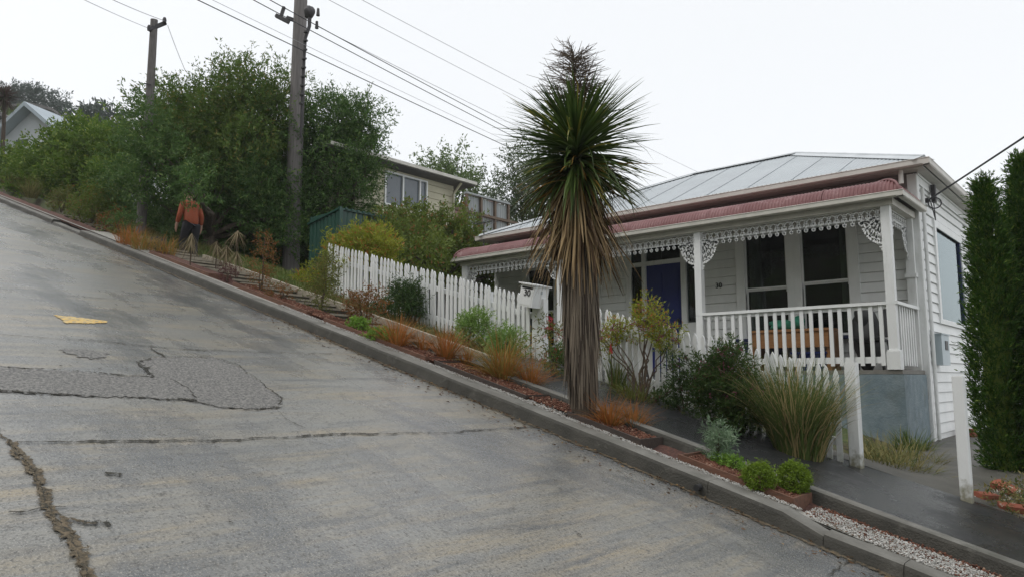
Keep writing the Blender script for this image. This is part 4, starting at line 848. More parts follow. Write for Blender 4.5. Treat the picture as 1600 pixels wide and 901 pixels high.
def tree(name, label, mtl, px, dens=26, group=None, base=None, trunk_r=.14, m=10, sl=.45, ll=.11, lw=.04, **kw):
    """px: crown lobes as (x, y, rx, ry, depth) in photograph pixels, turned into real positions and sizes"""
    B = []
    for (x, y, rx, ry, d) in px:
        c = PD(x, y, d); B.append((*c, rx * d / FPX, rx * d / FPX * .9, ry * d / FPX))
    c = np.mean([b[:3] for b in B], 0) if base is None else np.array([base[0], base[1], 0.])
    gzv = float(gz(c[0], c[1])); bs_ = np.array([c[0], c[1], gzv])
    t = thing(name, bs_, label, 'tree', group); V, F = canopy(B, dens, m=m, sl=sl, ll=ll, lw=lw, **kw); npmesh('crown', V, F, GRN[mtl], t)
    mb = MB(); top = np.array([c[0], c[1], max(gzv + .5, min(b[2] - .3 * b[5] for b in B))]); zt = top[2] - gzv
    mb.tube([bs_ - np.array([0, 0, .3]), bs_ + np.array([.04, .03, zt * .5]), top], [trunk_r * 1.25, trunk_r, trunk_r * .8], 10)
    limbs(mb, bs_ + np.array([.03, .02, zt * .55]), [(b[0] + s_ * b[3] * .5, b[1], b[2] + .35 * b[5]) for b in B for s_ in (-1, 0, 1)], trunk_r * .55, .015, 5); mb.build('trunk', M['bark'], t)
    return t
# ---- trees
TG = 'trees on the uphill side'
tree('garden_tree', 'tallest olive green tree with ragged open top between the two utility poles', 'tree_olive', [(372, 138, 34, 34, 18.6), (330, 185, 72, 52, 18.6), (400, 200, 68, 62, 18.8), (285, 225, 62, 50, 18.0), (440, 165, 30, 50, 19.2), (360, 265, 88, 52, 18.4), (262, 180, 36, 30, 18.6), (330, 230, 60, 50, 19.6), (405, 250, 60, 60, 19.8)], 60, TG, m=17, sl=.5, ll=.105, lw=.032, lump=.34, shell=.3, jit=.45)
tree('garden_tree', 'blue green feathery tree right of the near utility pole', 'tree_green', [(520, 195, 46, 46, 19.2), (560, 190, 36, 26, 19.2), (500, 255, 58, 60, 19.0), (548, 300, 40, 62, 18.8), (575, 240, 22, 30, 19.0), (480, 330, 46, 40, 18.6), (530, 250, 50, 60, 20), (500, 360, 44, 36, 18.9)], 62, TG, m=17, sl=.5, ll=.105, lw=.03, lump=.34, shell=.3, droop=.15)
tree('garden_tree', 'dark low spreading tree over the head of the walker in orange', 'tree_green', [(245, 262, 58, 40, 16.3), (335, 302, 58, 36, 17.6), (226, 205, 34, 34, 16.3), (195, 300, 34, 26, 17.6), (296, 291, 28, 8, 14.0), (405, 300, 48, 52, 17.8), (425, 355, 40, 36, 17.6), (350, 355, 50, 30, 18.2), (280, 345, 50, 40, 19), (370, 330, 60, 50, 19.2), (440, 390, 40, 24, 18.6)], 62, TG, m=17, sl=.4, ll=.095, lw=.03, droop=.12, shell=.25)
tree('garden_tree', 'rounded leafy green tree left of the far utility pole', 'hedge', [(125, 226, 48, 34, 24), (92, 258, 44, 36, 24), (150, 250, 46, 40, 23), (120, 285, 48, 34, 23), (185, 238, 34, 40, 23), (175, 290, 40, 40, 22), (60, 290, 40, 24, 24)], 55, TG, m=14, sl=.38, ll=.12, lw=.05, lump=.3, shell=.3)
tree('garden_tree', 'pale green bush tree at the left edge below the white gable', 'hedge', [(32, 254, 26, 18, 26), (12, 264, 22, 18, 26), (50, 268, 26, 20, 25)], 50, TG, m=11, sl=.3, ll=.13, lw=.06)
tree('background_tree', 'dark wind shaped conifer on the skyline behind the white gable', 'pine_hazed', [(62, 158, 34, 11, 85), (30, 156, 26, 12, 86), (92, 166, 11, 7, 84), (45, 172, 50, 10, 88)], 4.5, TG, m=13, sl=1.1, ll=.4, lw=.13, up=.1, lump=.3, trunk_r=.4)
tree('background_tree', 'small dark tree on the skyline right of the white gable', 'pine_hazed', [(150, 184, 22, 9, 60), (170, 192, 20, 9, 60), (130, 190, 18, 9, 61)], 7, TG, m=11, sl=1.0, ll=.4, lw=.16, trunk_r=.3)
tree('background_tree', 'light green bushy tree far up the slope at the left edge', 'pale', [(15, 184, 22, 12, 62), (40, 194, 18, 8, 61), (4, 174, 12, 9, 62)], 7, TG, m=10, sl=.8, ll=.35, lw=.16, trunk_r=.25)
tree('background_tree', 'airy green tree behind the cream house end', 'pale', [(678, 262, 22, 24, 33), (715, 262, 22, 26, 33), (690, 285, 36, 22, 33), (745, 292, 16, 22, 32), (725, 305, 34, 26, 32)], 18, TG, m=10, sl=.6, ll=.17, lw=.06, lump=.4, shell=.3)
tree('background_tree', 'tall dark conifer behind the palm crown', 'conifer', [(800, 268, 18, 26, 30), (835, 272, 26, 40, 30), (800, 310, 38, 34, 30), (850, 320, 44, 42, 30), (815, 345, 50, 34, 30), (905, 330, 40, 40, 31)], 20, TG, m=10, sl=.6, ll=.15, lw=.05, lump=.45, shell=.3)
tree('background_tree', 'reddish green bush filling the yard behind the long picket fence', 'bush_red', [(640, 368, 54, 40, 17.4), (692, 374, 44, 34, 17.8), (632, 398, 52, 36, 16.4), (728, 376, 32, 32, 18.2), (650, 412, 44, 30, 14.8), (600, 395, 40, 44, 16.2), (748, 418, 32, 30, 18.6), (688, 420, 44, 34, 17.4), (770, 440, 30, 24, 18.8)], 75, TG, m=12, sl=.33, ll=.10, lw=.042, shell=.3, lump=.3)
t = shrub('flax_bush', PL(560, 470, .15) + np.array([-.75, .30, 0]), 'yellow green bush with orange tips over the upper end of the long picket fence', 'shrub', 'yellowgreen', [(.05, .1, .62, .46, .36, .34), (.5, .2, .72, .36, .3, .28), (-.45, .05, .5, .4, .34, .34), (-.25, .1, 1.0, .36, .3, .26), (.25, .2, 1.08, .34, .3, .24), (-.8, -.1, .3, .34, .3, .32), (.72, .1, .9, .26, .22, .24), (-.3, -.1, .2, .4, .3, .3)], 190, m=9, sl=.2, ll=.10, lw=.022, up=.8, jit=.35, shell=.3, stems=12)
# ---- columnar conifers at the right
def column(x, y, z0, h, r_, label):
    base = np.array([x, y, z0]); t = thing('columnar_conifer', base, label, 'tree', 'columnar conifers along the path'); n = int(7500 * h * r_); q = rng.random(n) ** .85; a = rng.uniform(0, 6.283, n)
    pr = np.interp(q, [0, .05, .25, .5, .68, .8, .9, 1], [.62, .8, 1, .94, .74, .52, .27, .02]); lmp = 1 + .16 * np.sin(a * 3 + q * 13) * np.sin(q * 23 + a * 2) + .12 * np.sin(a * 7 + q * 41) * np.sin(q * 57 + a)
    rad = r_ * pr * lmp * (.62 + .36 * rng.random(n) ** .6); P = base + np.stack([np.cos(a) * rad, np.sin(a) * rad, q * h], -1)
    D = nrmz(np.stack([np.cos(a) * .6, np.sin(a) * .6, np.full(n, .9)], -1) + rng.normal(size=(n, 3)) * .42); m_ = 10; ln = rng.uniform(.06, .2, (n, 1))
    tt = rng.random((n, m_)); side_ = nrmz(np.cross(D, rng.normal(size=(n, 3)))); fan = (rng.random((n, m_)) - .5) * 1.3
    pos = P[:, None] + D[:, None] * (tt * ln)[..., None]; ld = nrmz(D[:, None] + side_[:, None] * fan[..., None] + rng.normal(size=(n, m_, 3)) * .12); k_ = n * m_
    V, F = leaves(pos.reshape(k_, 3), ld.reshape(k_, 3), rng.uniform(.028, .06, k_), rng.uniform(.008, .015, k_)); npmesh('foliage', V, F, GRN['thuja'], t)
    mb = MB(); mb.tube([base - np.array([0, 0, .1]), base + np.array([0, 0, h * .85])], [.06, .015], 8)
    s_ = []; K = 14
    for i in range(K + 1):
        qq = i / K; s_.append((base + np.array([0, 0, h * qq * .96]), r_ * .62 * float(np.interp(qq, [0, .05, .25, .5, .68, .8, .9, 1], [.62, .8, 1, .94, .74, .52, .27, .02]))))
    mb.build('trunk', M['bark'], t); mb = MB(); mb.tube([p for p, _ in s_], [r for _, r in s_], 12); mb.build('inner_growth', GRN['thuja'], t); return t
hb = AT(1528, 745, 9.6)
column(-1.30, 9.35, .5, 3.2, .24, 'shorter slim columnar conifer nearest the villa window'); column(-.99, 9.9, .5, 3.52, .35, 'tallest columnar conifer near the right edge'); column(-.56, 9.2, .35, 2.95, .32, 'columnar conifer cut off by the right edge of the photo')
# ---- planting strip, from the bottom end upwards
CG = 'orange sedges in the planting strip'
shrub('ball_shrub', PL(1193, 766, .13), 'clipped green ball shrub, upper of the pair near the white pebbles', 'shrub', 'box', [(-.03, 0, .09, .10, .10, .1)], 6000, 'clipped green ball shrubs', m=9, sl=.022, ll=.018, lw=.007, shell=.7, lump=.05, jit=.6)
shrub('ball_shrub', PL(1237, 769, .13), 'clipped green ball shrub, lower of the pair near the white pebbles', 'shrub', 'box', [(.02, 0, .10, .10, .10, .115)], 6000, 'clipped green ball shrubs', m=9, sl=.022, ll=.018, lw=.007, shell=.7, lump=.05, jit=.6)
shrub('feathery_shrub', PL(1120, 722, .13), 'upright grey green feathery shrub in the lower planter', 'shrub', 'greygreen', [(.02, 0, .16, .07, .07, .08), (-.02, .02, .25, .04, .04, .05), (.07, .0, .24, .05, .05, .05), (.02, 0, .08, .05, .05, .06), (.1, 0, .14, .04, .04, .04)], 900, m=12, sl=.08, ll=.045, lw=.007, up=.4, shell=.2, stems=8)
shrub('ground_cover_mound', PL(1142, 732, .13), 'low lime green mound at the foot of the feathery shrub', 'shrub', 'lime', [(0, .0, .04, .15, .09, .055), (-.1, .02, .06, .09, .08, .05)], 1300, m=9, sl=.03, ll=.024, lw=.012, shell=.5, lump=.1)
tuft('sedge', PL(952, 665, .13), 'orange sedge just right of the palm foot', 'sedge', 'carex', 230, (.25, .42), .009, .06, (35, 88), (20, 70), CG)
tuft('sedge', PL(990, 668, .13), 'orange sedge at the lower end of the timber box beyond the palm', 'sedge', 'carex', 200, (.22, .38), .009, .06, (35, 88), (20, 70), CG)
tuft('sedge', PL(785, 592, .13), 'largest gold green sedge left of the entrance path', 'sedge', 'gold_sedge', 420, (.4, .72), .010, .1, (25, 85), (20, 70), CG, 6)
tuft('sedge', PL(828, 604, .13), 'orange sedge arching over the entrance path edge', 'sedge', 'carex', 230, (.3, .48), .009, .07, (30, 88), (20, 70), CG)
tuft('sedge', PL(697, 562, .13), 'orange sedge below the light green mounds', 'sedge', 'carex', 230, (.35, .52), .010, .06, (45, 88), (15, 60), CG)
tuft('sedge', PL(728, 568, .13), 'small rusty sedge between two larger sedges', 'sedge', 'carex', 120, (.2, .33), .009, .05, (40, 88), (15, 60), CG)
tuft('sedge', PL(620, 541, .13), 'wide orange sedge highest beside the concrete steps', 'sedge', 'carex', 240, (.32, .5), .010, .07, (35, 88), (15, 60), CG)
tuft('sedge', PL(660, 548, .13), 'thin faint sedge between the wide orange sedge and the tall orange sedge', 'sedge', 'carex', 90, (.22, .36), .009, .05, (45, 88), (15, 60), CG)
SGp = 'small shrubs along the kerb'
shrub('ground_cover_mound', PL(592, 531, .13), 'bright lime green patch beside the kerb below the steps', 'shrub', 'lime', [(0, 0, .05, .2, .1, .06)], 900, None, m=8, sl=.05, ll=.04, lw=.02, shell=.4)
shrub('ground_cover_mound', PL(560, 516, .13), 'bright green low plant under the rust red shrub', 'shrub', 'lime', [(0, 0, .06, .16, .1, .08)], 700, None, m=8, sl=.05, ll=.04, lw=.02, shell=.4)
shrub('rust_shrub', PL(565, 508, .13), 'rust red twiggy shrub beside the steps', 'shrub', 'rust', [(0, 0, .2, .2, .18, .18), (.12, .1, .34, .16, .15, .13), (-.08, 0, .3, .14, .14, .13)], 260, SGp, m=10, sl=.12, ll=.035, lw=.014, shell=.2)
shrub('rust_shrub', PL(500, 482, .13), 'tall olive and rust shrub at the upper end of the picket fence', 'shrub', 'olive', [(0, 0, .22, .22, .2, .2), (.03, .05, .48, .18, .16, .22), (.06, .05, .7, .1, .1, .16)], 280, SGp, m=10, sl=.14, ll=.035, lw=.014, shell=.2)
shrub('rust_shrub', PL(408, 456, .13), 'thin upright rusty shrub in front of the grass bank', 'shrub', 'rust', [(0, 0, .2, .16, .14, .2), (.03, .0, .5, .12, .12, .2), (.04, 0, .74, .08, .08, .14)], 230, SGp, m=10, sl=.14, ll=.035, lw=.012, shell=.2)
shrub('rust_shrub', PL(438, 468, .13), 'low red brown shrub on the mulch left of the tall olive shrub', 'shrub', 'rust', [(0, 0, .1, .2, .15, .1)], 260, SGp, m=9, sl=.1, ll=.035, lw=.012, shell=.2)
shrub('rust_shrub', PL(355, 437, .13), 'low dark red tuft near the dry flax plants', 'shrub', 'purple_dark', [(0, 0, .09, .2, .14, .09)], 260, SGp, m=9, sl=.1, ll=.035, lw=.012, shell=.2)
shrub('light_shrub', PL(705, 538, .13) + np.array([0, .3, 0]), 'light green leafy mound under the fence, taller one with flower spikes', 'shrub', 'hebe', [(0, .1, .18, .2, .18, .2), (.1, .1, .34, .14, .14, .13), (-.12, .1, .3, .12, .12, .12)], 420, None, m=10, sl=.09, ll=.045, lw=.014, up=.7, shell=.25)
shrub('light_shrub', PL(762, 560, .13) + np.array([0, .25, 0]), 'rounded light green leafy mound next to the largest sedge', 'shrub', 'hebe', [(0, .1, .2, .23, .2, .2), (-.18, .15, .16, .16, .16, .16)], 480, None, m=10, sl=.08, ll=.045, lw=.013, up=.7, shell=.3)
shrub('dark_shrub', PL(640, 503, .13), 'dense dark green shrub against the middle of the long picket fence', 'shrub', 'dark', [(0, -.05, .2, .25, .2, .22), (.0, -.05, .42, .22, .18, .18), (-.12, -.05, .35, .16, .14, .16)], 420, None, m=12, sl=.12, ll=.05, lw=.012, up=.6, shell=.25)
shrub('dark_shrub', PL(600, 492, .13) + np.array([.0, .0, 0]), 'small dark leafy plant at the fence foot left of the dense dark shrub', 'shrub', 'dark', [(0, 0, .1, .14, .12, .1), (-.2, 0, .12, .12, .1, .1)], 300, None, m=9, sl=.08, ll=.05, lw=.025)
shrub('gold_shrub', PL(806, 565, .13) + np.array([0, .5, 0]), 'yellow gold upright plant in front of the fence below the letterbox', 'shrub', 'gold', [(0, .0, .34, .09, .08, .16), (.02, 0, .2, .08, .08, .12)], 420, None, m=10, sl=.07, ll=.04, lw=.015, up=.6)
shrub('flowering_shrub', PL(833, 590, .13) + np.array([0, .4, 0]), 'straggly plant with pink flowers at the foot of the letterbox post', 'shrub', 'olive', [(0, .0, .16, .16, .12, .14), (.0, .0, .42, .13, .1, .22), (-.1, 0, .56, .08, .08, .14)], 130, None, m=9, sl=.14, ll=.05, lw=.014, up=.8, tipmtl='redflower', tips=16, tipsz=.025)
shrub('dark_shrub', PL(858, 592, .13) + np.array([0, .3, 0]), 'dark spiky green plant at the entrance corner under the letterbox', 'shrub', 'tree_green', [(-.03, 0, .12, .14, .13, .12), (.0, 0, .26, .12, .12, .12)], 360, None, m=11, sl=.12, ll=.07, lw=.012, up=.9)
# ---- shrubs in front of the short fence
def atF(x, y, Y): return AT(x, y, Y)
b = np.array([-4.35, 7.12, st(-4.35) + .17]); shrub('leucadendron', b, 'tall open shrub with bare crooked stems and pink buds above the short fence', 'shrub', 'yellowgreen', [(-.52, .02, .66, .15, .12, .11), (-.38, .05, .76, .13, .12, .1), (.02, .1, .94, .15, .13, .13), (.2, .05, .74, .17, .14, .13), (-.05, .1, .78, .12, .1, .1), (.3, .03, .6, .1, .1, .1)], 260, None, m=10, sl=.12, ll=.055, lw=.013, up=.9, shell=.2, stems=14, tipmtl='pinkbud', tips=20, tipsz=.032)
b = np.array([-3.80, 7.05, st(-3.80) + .17]); shrub('dark_shrub', b, 'dark narrow shrub between the leucadendron and the big dark shrub', 'shrub', 'dark', [(0, 0, .2, .13, .13, .2), (-.03, 0, .46, .12, .11, .16), (-.22, .05, .12, .14, .12, .14)], 320, None, m=11, sl=.1, ll=.045, lw=.014, up=.4, shell=.25, tipmtl='purple_dark', tips=12, tipsz=.03)
b = np.array([-3.28, 7.0, st(-3.28) + .17]); shrub('dark_shrub', b, 'biggest dark green rounded shrub with dusky pink buds in front of the short fence', 'shrub', 'bush_dark', [(0, 0, .28, .3, .26, .28), (-.05, .0, .56, .24, .22, .2), (.2, -.05, .26, .2, .2, .24), (-.2, 0, .46, .15, .16, .16), (.04, 0, .72, .13, .13, .12)], 460, None, m=11, sl=.12, ll=.048, lw=.013, up=.6, shell=.3, stems=15, tipmtl='pinkbud', tips=22, tipsz=.028)
b = np.array([-2.60, 6.98, st(-2.60) + .16]); tuft('reed_grass', b, 'big clump of tall green and straw coloured reed grass beside the gate post', 'grass clump', 'reed', 1900, (.46, 1.04), .013, .20, (68, 92), (6, 80), None, 7)
tuft('reed_grass', np.array([-4.75, 7.2, st(-4.75) + .17]), 'green grass tuft against the short fence just right of the palm trunk', 'grass clump', 'grass', 90, (.3, .55), .014, .08, (60, 90), (5, 40))
tuft('weed_clump', np.array([-4.4, 7.05, st(-4.4) + .17]), 'yellowed weed clump at the foot of the bare stems', 'grass clump', 'olive', 200, (.15, .4), .012, .22, (30, 90), (20, 80))
# red pennant stake among the grass
pz = AT(955, 545, 7.1); t = thing('garden_stake', (pz[0], 7.1, st(pz[0]) + .15), 'small red pointed flag on a stake beside the palm trunk', 'flag')
p = MB(); p.tube([(pz[0], 7.1, st(pz[0]) + .1), (pz[0], 7.1, pz[2] + .08)], .006, 5); p.build('stake', M['stem'], t)
M['redflag'] = mat('red_cloth', (.4, .05, .04), (.3, .03, .03), 6, .7); p = MB(); p.prism([(pz[0] - .03, pz[2] - .05), (pz[0] + .03, pz[2] - .05), (pz[0] + .004, pz[2] + .075)], 'y', 7.085, 7.092); p.build('pennant', M['redflag'], t)
# weeds at the blue wall and along the path
a = PL(1375, 712, .1); tuft('weed_clump', np.array([-2.15, 8.3, .68]), 'straw coloured weeds sprawling at the foot of the blue wall', 'weeds', 'weed', 1100, (.14, .36), .010, .34, (15, 80), (20, 90)); tuft('weed_clump', np.array([-2.35, 9.4, .66]), 'low dry weeds between the gate post and the blue wall', 'weeds', 'weed', 1000, (.15, .4), .010, .45, (20, 80), (20, 90)); tuft('weed_clump', np.array([-2.5, 10.7, .66]), 'green weeds in the corner between blue wall and white boards', 'weeds', 'grass', 300, (.15, .42), .012, .2, (40, 90), (10, 60))
for k, (x, y, lb_) in enumerate([(-1.12, 7.75, 'tangle of weeds with white daisies right of the lone gate post'), (-.85, 7.6, 'tangle of weeds with white daisies around the broken bricks'), (-.5, 7.55, 'tangle of weeds with white daisies at the right edge'), (-1.05, 8.2, 'tangle of weeds with white daisies at the conifer feet')]):
    z = float(gz(x, y)); shrub('daisy_weeds', (x, y, z), lb_, 'weeds', 'weed', [(0, 0, .08, .22, .18, .1), (.1, .05, .12, .16, .14, .1)], 160, 'daisy weeds by the path', m=8, sl=.1, ll=.05, lw=.012, up=.7, shell=.2, tipmtl='daisy', tips=14, tipsz=.016)
BR = [PL(1584, 788, .24), PL(1572, 764, .26), PL(1541, 772, .22)]
for k, (x, y, a_, dz, lb_) in enumerate([(BR[0][0], BR[0][1], .3, .10, 'red brick lying flat lowest among the weeds'), (BR[1][0], BR[1][1], -.5, .14, 'red brick tilted upright among the weeds under the conifers'), (BR[2][0], BR[2][1], 1.1, .09, 'red brick half buried beside the lone gate post')]):
    p = MB(); p.box(-.115, .115, -.055, .055, -.038, .038); p.box(-.1, .1, -.04, .04, .038, .0385); z = float(gz(x, y)) + dz
    p.v = [(v[0] + x, v[1] + y, v[2] + z) for v in p.v]; o = setp(p.build('brick', M['brick'], None, (x, y, z)), lb_, 'brick', 'loose red bricks'); o.rotation_euler = (.2, .3 if k == 1 else .1, a_)
p = MB(); c_ = ONX(1495, 684, -2.45); p.box(-2.5, -2.28, 13.6, 13.85, .66, .74); p.box(-2.48, -2.3, 13.62, 13.83, .74, .8); setp(p.build('brick_stack', M['brick'], None, (-2.4, 13.7, .66)), 'short stack of red bricks on the path against the white side wall', 'bricks')
# ---- dry flax: tan drooping dead plants beside the steps
DG = 'dry drooping plants beside the steps'
for (x, y, h, lb_) in [(297, 416, .56, 'dry tan drooping plant in front of the walker legs'), (337, 420, .5, 'dry tan drooping plant, shortest, next to the walker'), (352, 424, .46, 'dry grey drooping plant in the middle of the group'), (368, 432, .78, 'dry tan drooping plant, tallest and rightmost, with two tiers')]:
    b = PL(x, y, .15); t = thing('dry_plant', b, lb_, 'plant', DG); mb = MB(); mb.tube([b, b + np.array([0, 0, h])], [.012, .008], 5); mb.build('stem', M['stem'], t); n = 44
    VV, FF, o_ = [], [], 0
    for hh in ((h, h * .55) if h > .7 else (h, h * .85)):
        a = rng.uniform(0, 6.283, n); B = b + np.stack([0 * a, 0 * a, hh - rng.random(n) * .08], -1); V, F = blades(B, a, rng.uniform(R(-70), R(-30), n), rng.uniform(R(-10), R(35), n), np.minimum(rng.uniform(.22, .48, n), hh * .85), rng.uniform(.008, .015, n), 5); VV.append(V); FF.append(F + o_); o_ += len(V)
    npmesh('dead_leaves', np.vstack(VV), np.vstack(FF), GRN['dryflax'], t)
# ---- verge beyond the steps
VG = 'verge plants up the street'
for (x, y, nm, mt, n_, L_, lb_) in [(200, 382, 'sedge', 'carex', 170, (.3, .55), 'orange grass left of the far utility pole foot'), (222, 390, 'sedge', 'gold_sedge', 150, (.3, .5), 'orange gold grass at the far utility pole foot'), (258, 398, 'sedge', 'gold_sedge', 120, (.3, .5), 'gold grass between the far pole and the walker'), (20, 296, 'sedge', 'weed', 260, (.5, .9), 'pale pinkish grass at the left edge of the verge'), (48, 308, 'sedge', 'weed', 220, (.5, .8), 'pale straw grass farther down the verge'), (8, 285, 'sedge', 'weed', 200, (.6, 1.0), 'tall straw grass topmost at the left edge')]:
    tuft(nm, PL(x, y, .12), lb_, 'grass clump', mt, n_, L_, .014, .18, (45, 90), (15, 60), VG)
for (x, y, mt, r_, lb_) in [(75, 326, 'olive', .35, 'olive green low bush on the verge at left'), (100, 334, 'bush_red', .3, 'yellow brown small bush beside the mulch bed at left'), (165, 364, 'tree_green', .3, 'green leafy bush beside the rusty one, left of the far pole'), (150, 358, 'rust', .25, 'rusty brown bush left of the far pole'), (120, 345, 'bush_red', .5, 'brown bush in shade below the rounded tree'), (250, 384, 'dark', .34, 'dark glossy plant with white flowers beside the walker')]:
    shrub('verge_shrub', PL(x, y, .12) + np.array([0, .3, 0]), lb_, 'shrub', mt, [(0, 0, r_ * .7, r_, r_ * .9, r_ * .7), (.15, .1, r_ * 1.2, r_ * .6, r_ * .6, r_ * .5)], 110, VG, m=9, sl=.16, ll=.06, lw=.024, shell=.25)
for (x, y, d, rx, ry, lb_) in [(250, 355, 19.5, 40, 26, 'dark undergrowth bush behind the far pole foot'), (335, 375, 18.5, 40, 26, 'dark undergrowth bush behind the walker'), (405, 390, 18.2, 40, 26, 'dark undergrowth bush between the walker and the near pole'), (150, 325, 23, 44, 26, 'dark undergrowth bush below the rounded tree'), (468, 385, 18.6, 30, 24, 'dark undergrowth bush right of the near pole'), (195, 345, 21, 34, 24, 'dark undergrowth bush between the rounded tree and the far pole')]:
    c = PD(x, y, d); bz = min(float(gz(c[0], c[1])), c[2] - .3); s_ = d / FPX
    shrub('undergrowth_bush', (c[0], c[1], bz), lb_, 'shrub', 'dark', [(0, 0, c[2] - bz, rx * s_, rx * s_, ry * s_), (.3, .1, (c[2] - bz) * .6, rx * s_ * .8, rx * s_ * .8, ry * s_)], 60, 'dark undergrowth bushes', m=10, sl=.3, ll=.09, lw=.035, shell=.3)
# lawn grass on the bank left of the long fence and in the yard
def grass(name, n, xr, yr, mtl, L, label):
    X = rng.uniform(*xr, n); Y = rng.uniform(*yr, n); B = np.stack([X, Y, gz(X, Y) - .01], -1); V, F = blades(B, rng.uniform(0, 6.283, n), rng.uniform(R(35), R(88), n), rng.uniform(R(10), R(80), n), rng.uniform(*L, n), rng.uniform(.008, .016, n), 3)
    return setp(npmesh(name, V, F, GRN[mtl]), label, 'grass', None, 'stuff')
grass('grass', 22000, (-16, -10.6), (6.7, 11), 'grass', (.06, .2), 'rough green grass on the bank below the near utility pole'); grass('grass', 16000, (-10.6, -6.3), (7.5, 10.8), 'grass', (.05, .15), 'green lawn behind the long picket fence'); grass('grass', 5000, (-10.6, -6.2), (6.7, 7.35), 'weed', (.05, .16), 'dry grass strip along the foot of the long picket fence'); grass('grass', 5000, (-5, -2.4), (6.95, 7.5), 'weed', (.05, .15), 'weedy strip along the foot of the short picket fence'); grass('grass', 7000, (-1.2, 1.2), (7.5, 9.5), 'weed', (.06, .2), 'weedy verge under the columnar conifers'); grass('grass', 9000, (-24, -15), (6.6, 9), 'weed', (.06, .22), 'rough dry grass on the verge up the street')
# ---- timber boxes, mulch chips and pebbles in the planting strip
BG = 'timber planter boxes along the kerb'
def boxplant(xa, xb, label, mtl='timber', lvl=.05):
    t = thing('planter_box', ((xa + xb) / 2, 5.55, st((xa + xb) / 2) + .1), label, 'planter', BG)
    p = MB(); p.sbox(xa, xb, 5.40, 5.425, .03, .175, 3); p.build('front_board', M[mtl], t); p = MB(); z = st(xb); p.box(xb - .025, xb, 5.426, 5.775, z - .03, z + .175); p.build('end_board', M[mtl], t)
    p = MB(); z = st(xa); p.box(xa, xa + .025, 5.426, 5.775, z - .03, z + .17); p.build('end_board', M[mtl], t); p = MB(); p.sbox(xa + .026, xb - .026, 5.426, 5.775, .05, .145, 3); p.build('mulch', M['bark_mulch'], t); return t
boxplant(-2.98, -2.06, 'reddish timber planter edging around the two ball shrubs'); boxplant(-4.1, -3.33, 'dark timber planter box at the foot of the palm', 'oldtimber'); boxplant(-5.9, -4.6, 'dark timber planter box left of the palm', 'oldtimber'); boxplant(-8.0, -6.05, 'timber planter box with orange sedges beside the steps', 'timber'); boxplant(-10.4, -8.4, 'brown timber planter box below the tall olive shrub', 'timber'); boxplant(-13.5, -11.2, 'brown timber planter box near the dry plants', 'timber')
def chips(name, n, xr, yr, dz, m, sz, label, cat):
    X = rng.uniform(*xr, n); Y = rng.uniform(*yr, n); c = np.stack([X, Y, -G * X + dz + rng.random(n) * .012], -1)
    s_ = sz * rng.uniform(.5, 1.4, (n, 1, 1)); base = np.array([[1, 0, 0], [0, 1, 0], [-1, 0, 0], [0, -1, 0], [0, 0, .7], [0, 0, -.7]])[None] * rng.uniform(.55, 1.2, (n, 6, 1)); a = rng.uniform(0, 6.28, n); ca, sa = np.cos(a)[:, None], np.sin(a)[:, None]
    v = base * s_; v = np.stack([v[..., 0] * ca - v[..., 1] * sa, v[..., 0] * sa + v[..., 1] * ca, v[..., 2]], -1) + c[:, None]
    f = np.array([[0, 1, 4], [1, 2, 4], [2, 3, 4], [3, 0, 4], [1, 0, 5], [2, 1, 5], [3, 2, 5], [0, 3, 5]]); F = (f[None] + np.arange(n)[:, None, None] * 6).reshape(-1, 3)
    return setp(npmesh(name, v.reshape(-1, 3), F, m), label, cat, None, 'stuff')
M['pebbles_loose'] = leafmat('pebble_stones', (.3, .29, .27), (.54, .53, .5), (.14, .1, .07), .14, rough=.7, trans=0, clump=6)
M['chips'] = leafmat('bark_chips', (.07, .03, .02), (.19, .085, .055), (.3, .2, .14), .06, rough=.9, trans=0, clump=5)
setp(grid('pebble_bed', M['pebble'], np.linspace(-40, 12, 400), np.linspace(5.335, 5.40, 3), lambda X, Y: -G * X + .120 - .04 * sm((X + 2.1) / .3), 'structure'))
grid('pebble_bed', M['pebble'], np.linspace(-1.98, 12, 120), np.linspace(5.335, 5.70, 6), lambda X, Y: -G * X + .088 + .01 * np.sin(X * 4) * np.sin(Y * 9))
grid('pebble_bed', M['pebble'], np.linspace(-5.0, -4.15, 20), np.linspace(5.335, 5.60, 6), lambda X, Y: -G * X + .124)
grid('pebble_bed', M['pebble'], np.linspace(-16.5, -13.6, 20), np.linspace(5.335, 5.75, 6), lambda X, Y: -G * X + .124)
chips('pebbles', 16000, (-2.0, 1.2), (5.34, 5.70), .090, M['pebbles_loose'], .0075, 'white pebbles beside the lower kerb', 'pebbles'); chips('pebbles', 7000, (-9, -2.0), (5.335, 5.405), .120, M['pebbles_loose'], .0075, 'white pebble strip behind the kerb', 'pebbles'); chips('pebbles', 1800, (-5.0, -4.15), (5.34, 5.60), .126, M['pebbles_loose'], .010, 'white pebbles left of the palm foot', 'pebbles')
chips('bark_chips', 2500, (-2.95, -2.08), (5.43, 5.77), .146, M['chips'], .012, 'red bark chips around the ball shrubs', 'bark chips'); chips('bark_chips', 9000, (-10.4, -3.35), (5.43, 5.77), .146, M['chips'], .014, 'red bark chips under the sedges', 'bark chips'); chips('bark_chips', 900, (-2, 0), (5.68, 5.78), .09, M['chips'], .011, 'red bark chips along the inner kerb', 'bark chips'); chips('bark_chips', 500, (-2, .6), (5.34, 5.70), .098, M['chips'], .009, 'scattered dark bark chips on the white pebbles', 'bark chips')
M['litter'] = leafmat('leaf_litter', (.05, .03, .02), (.14, .08, .04), (.2, .13, .06), .2, rough=.8, trans=0)
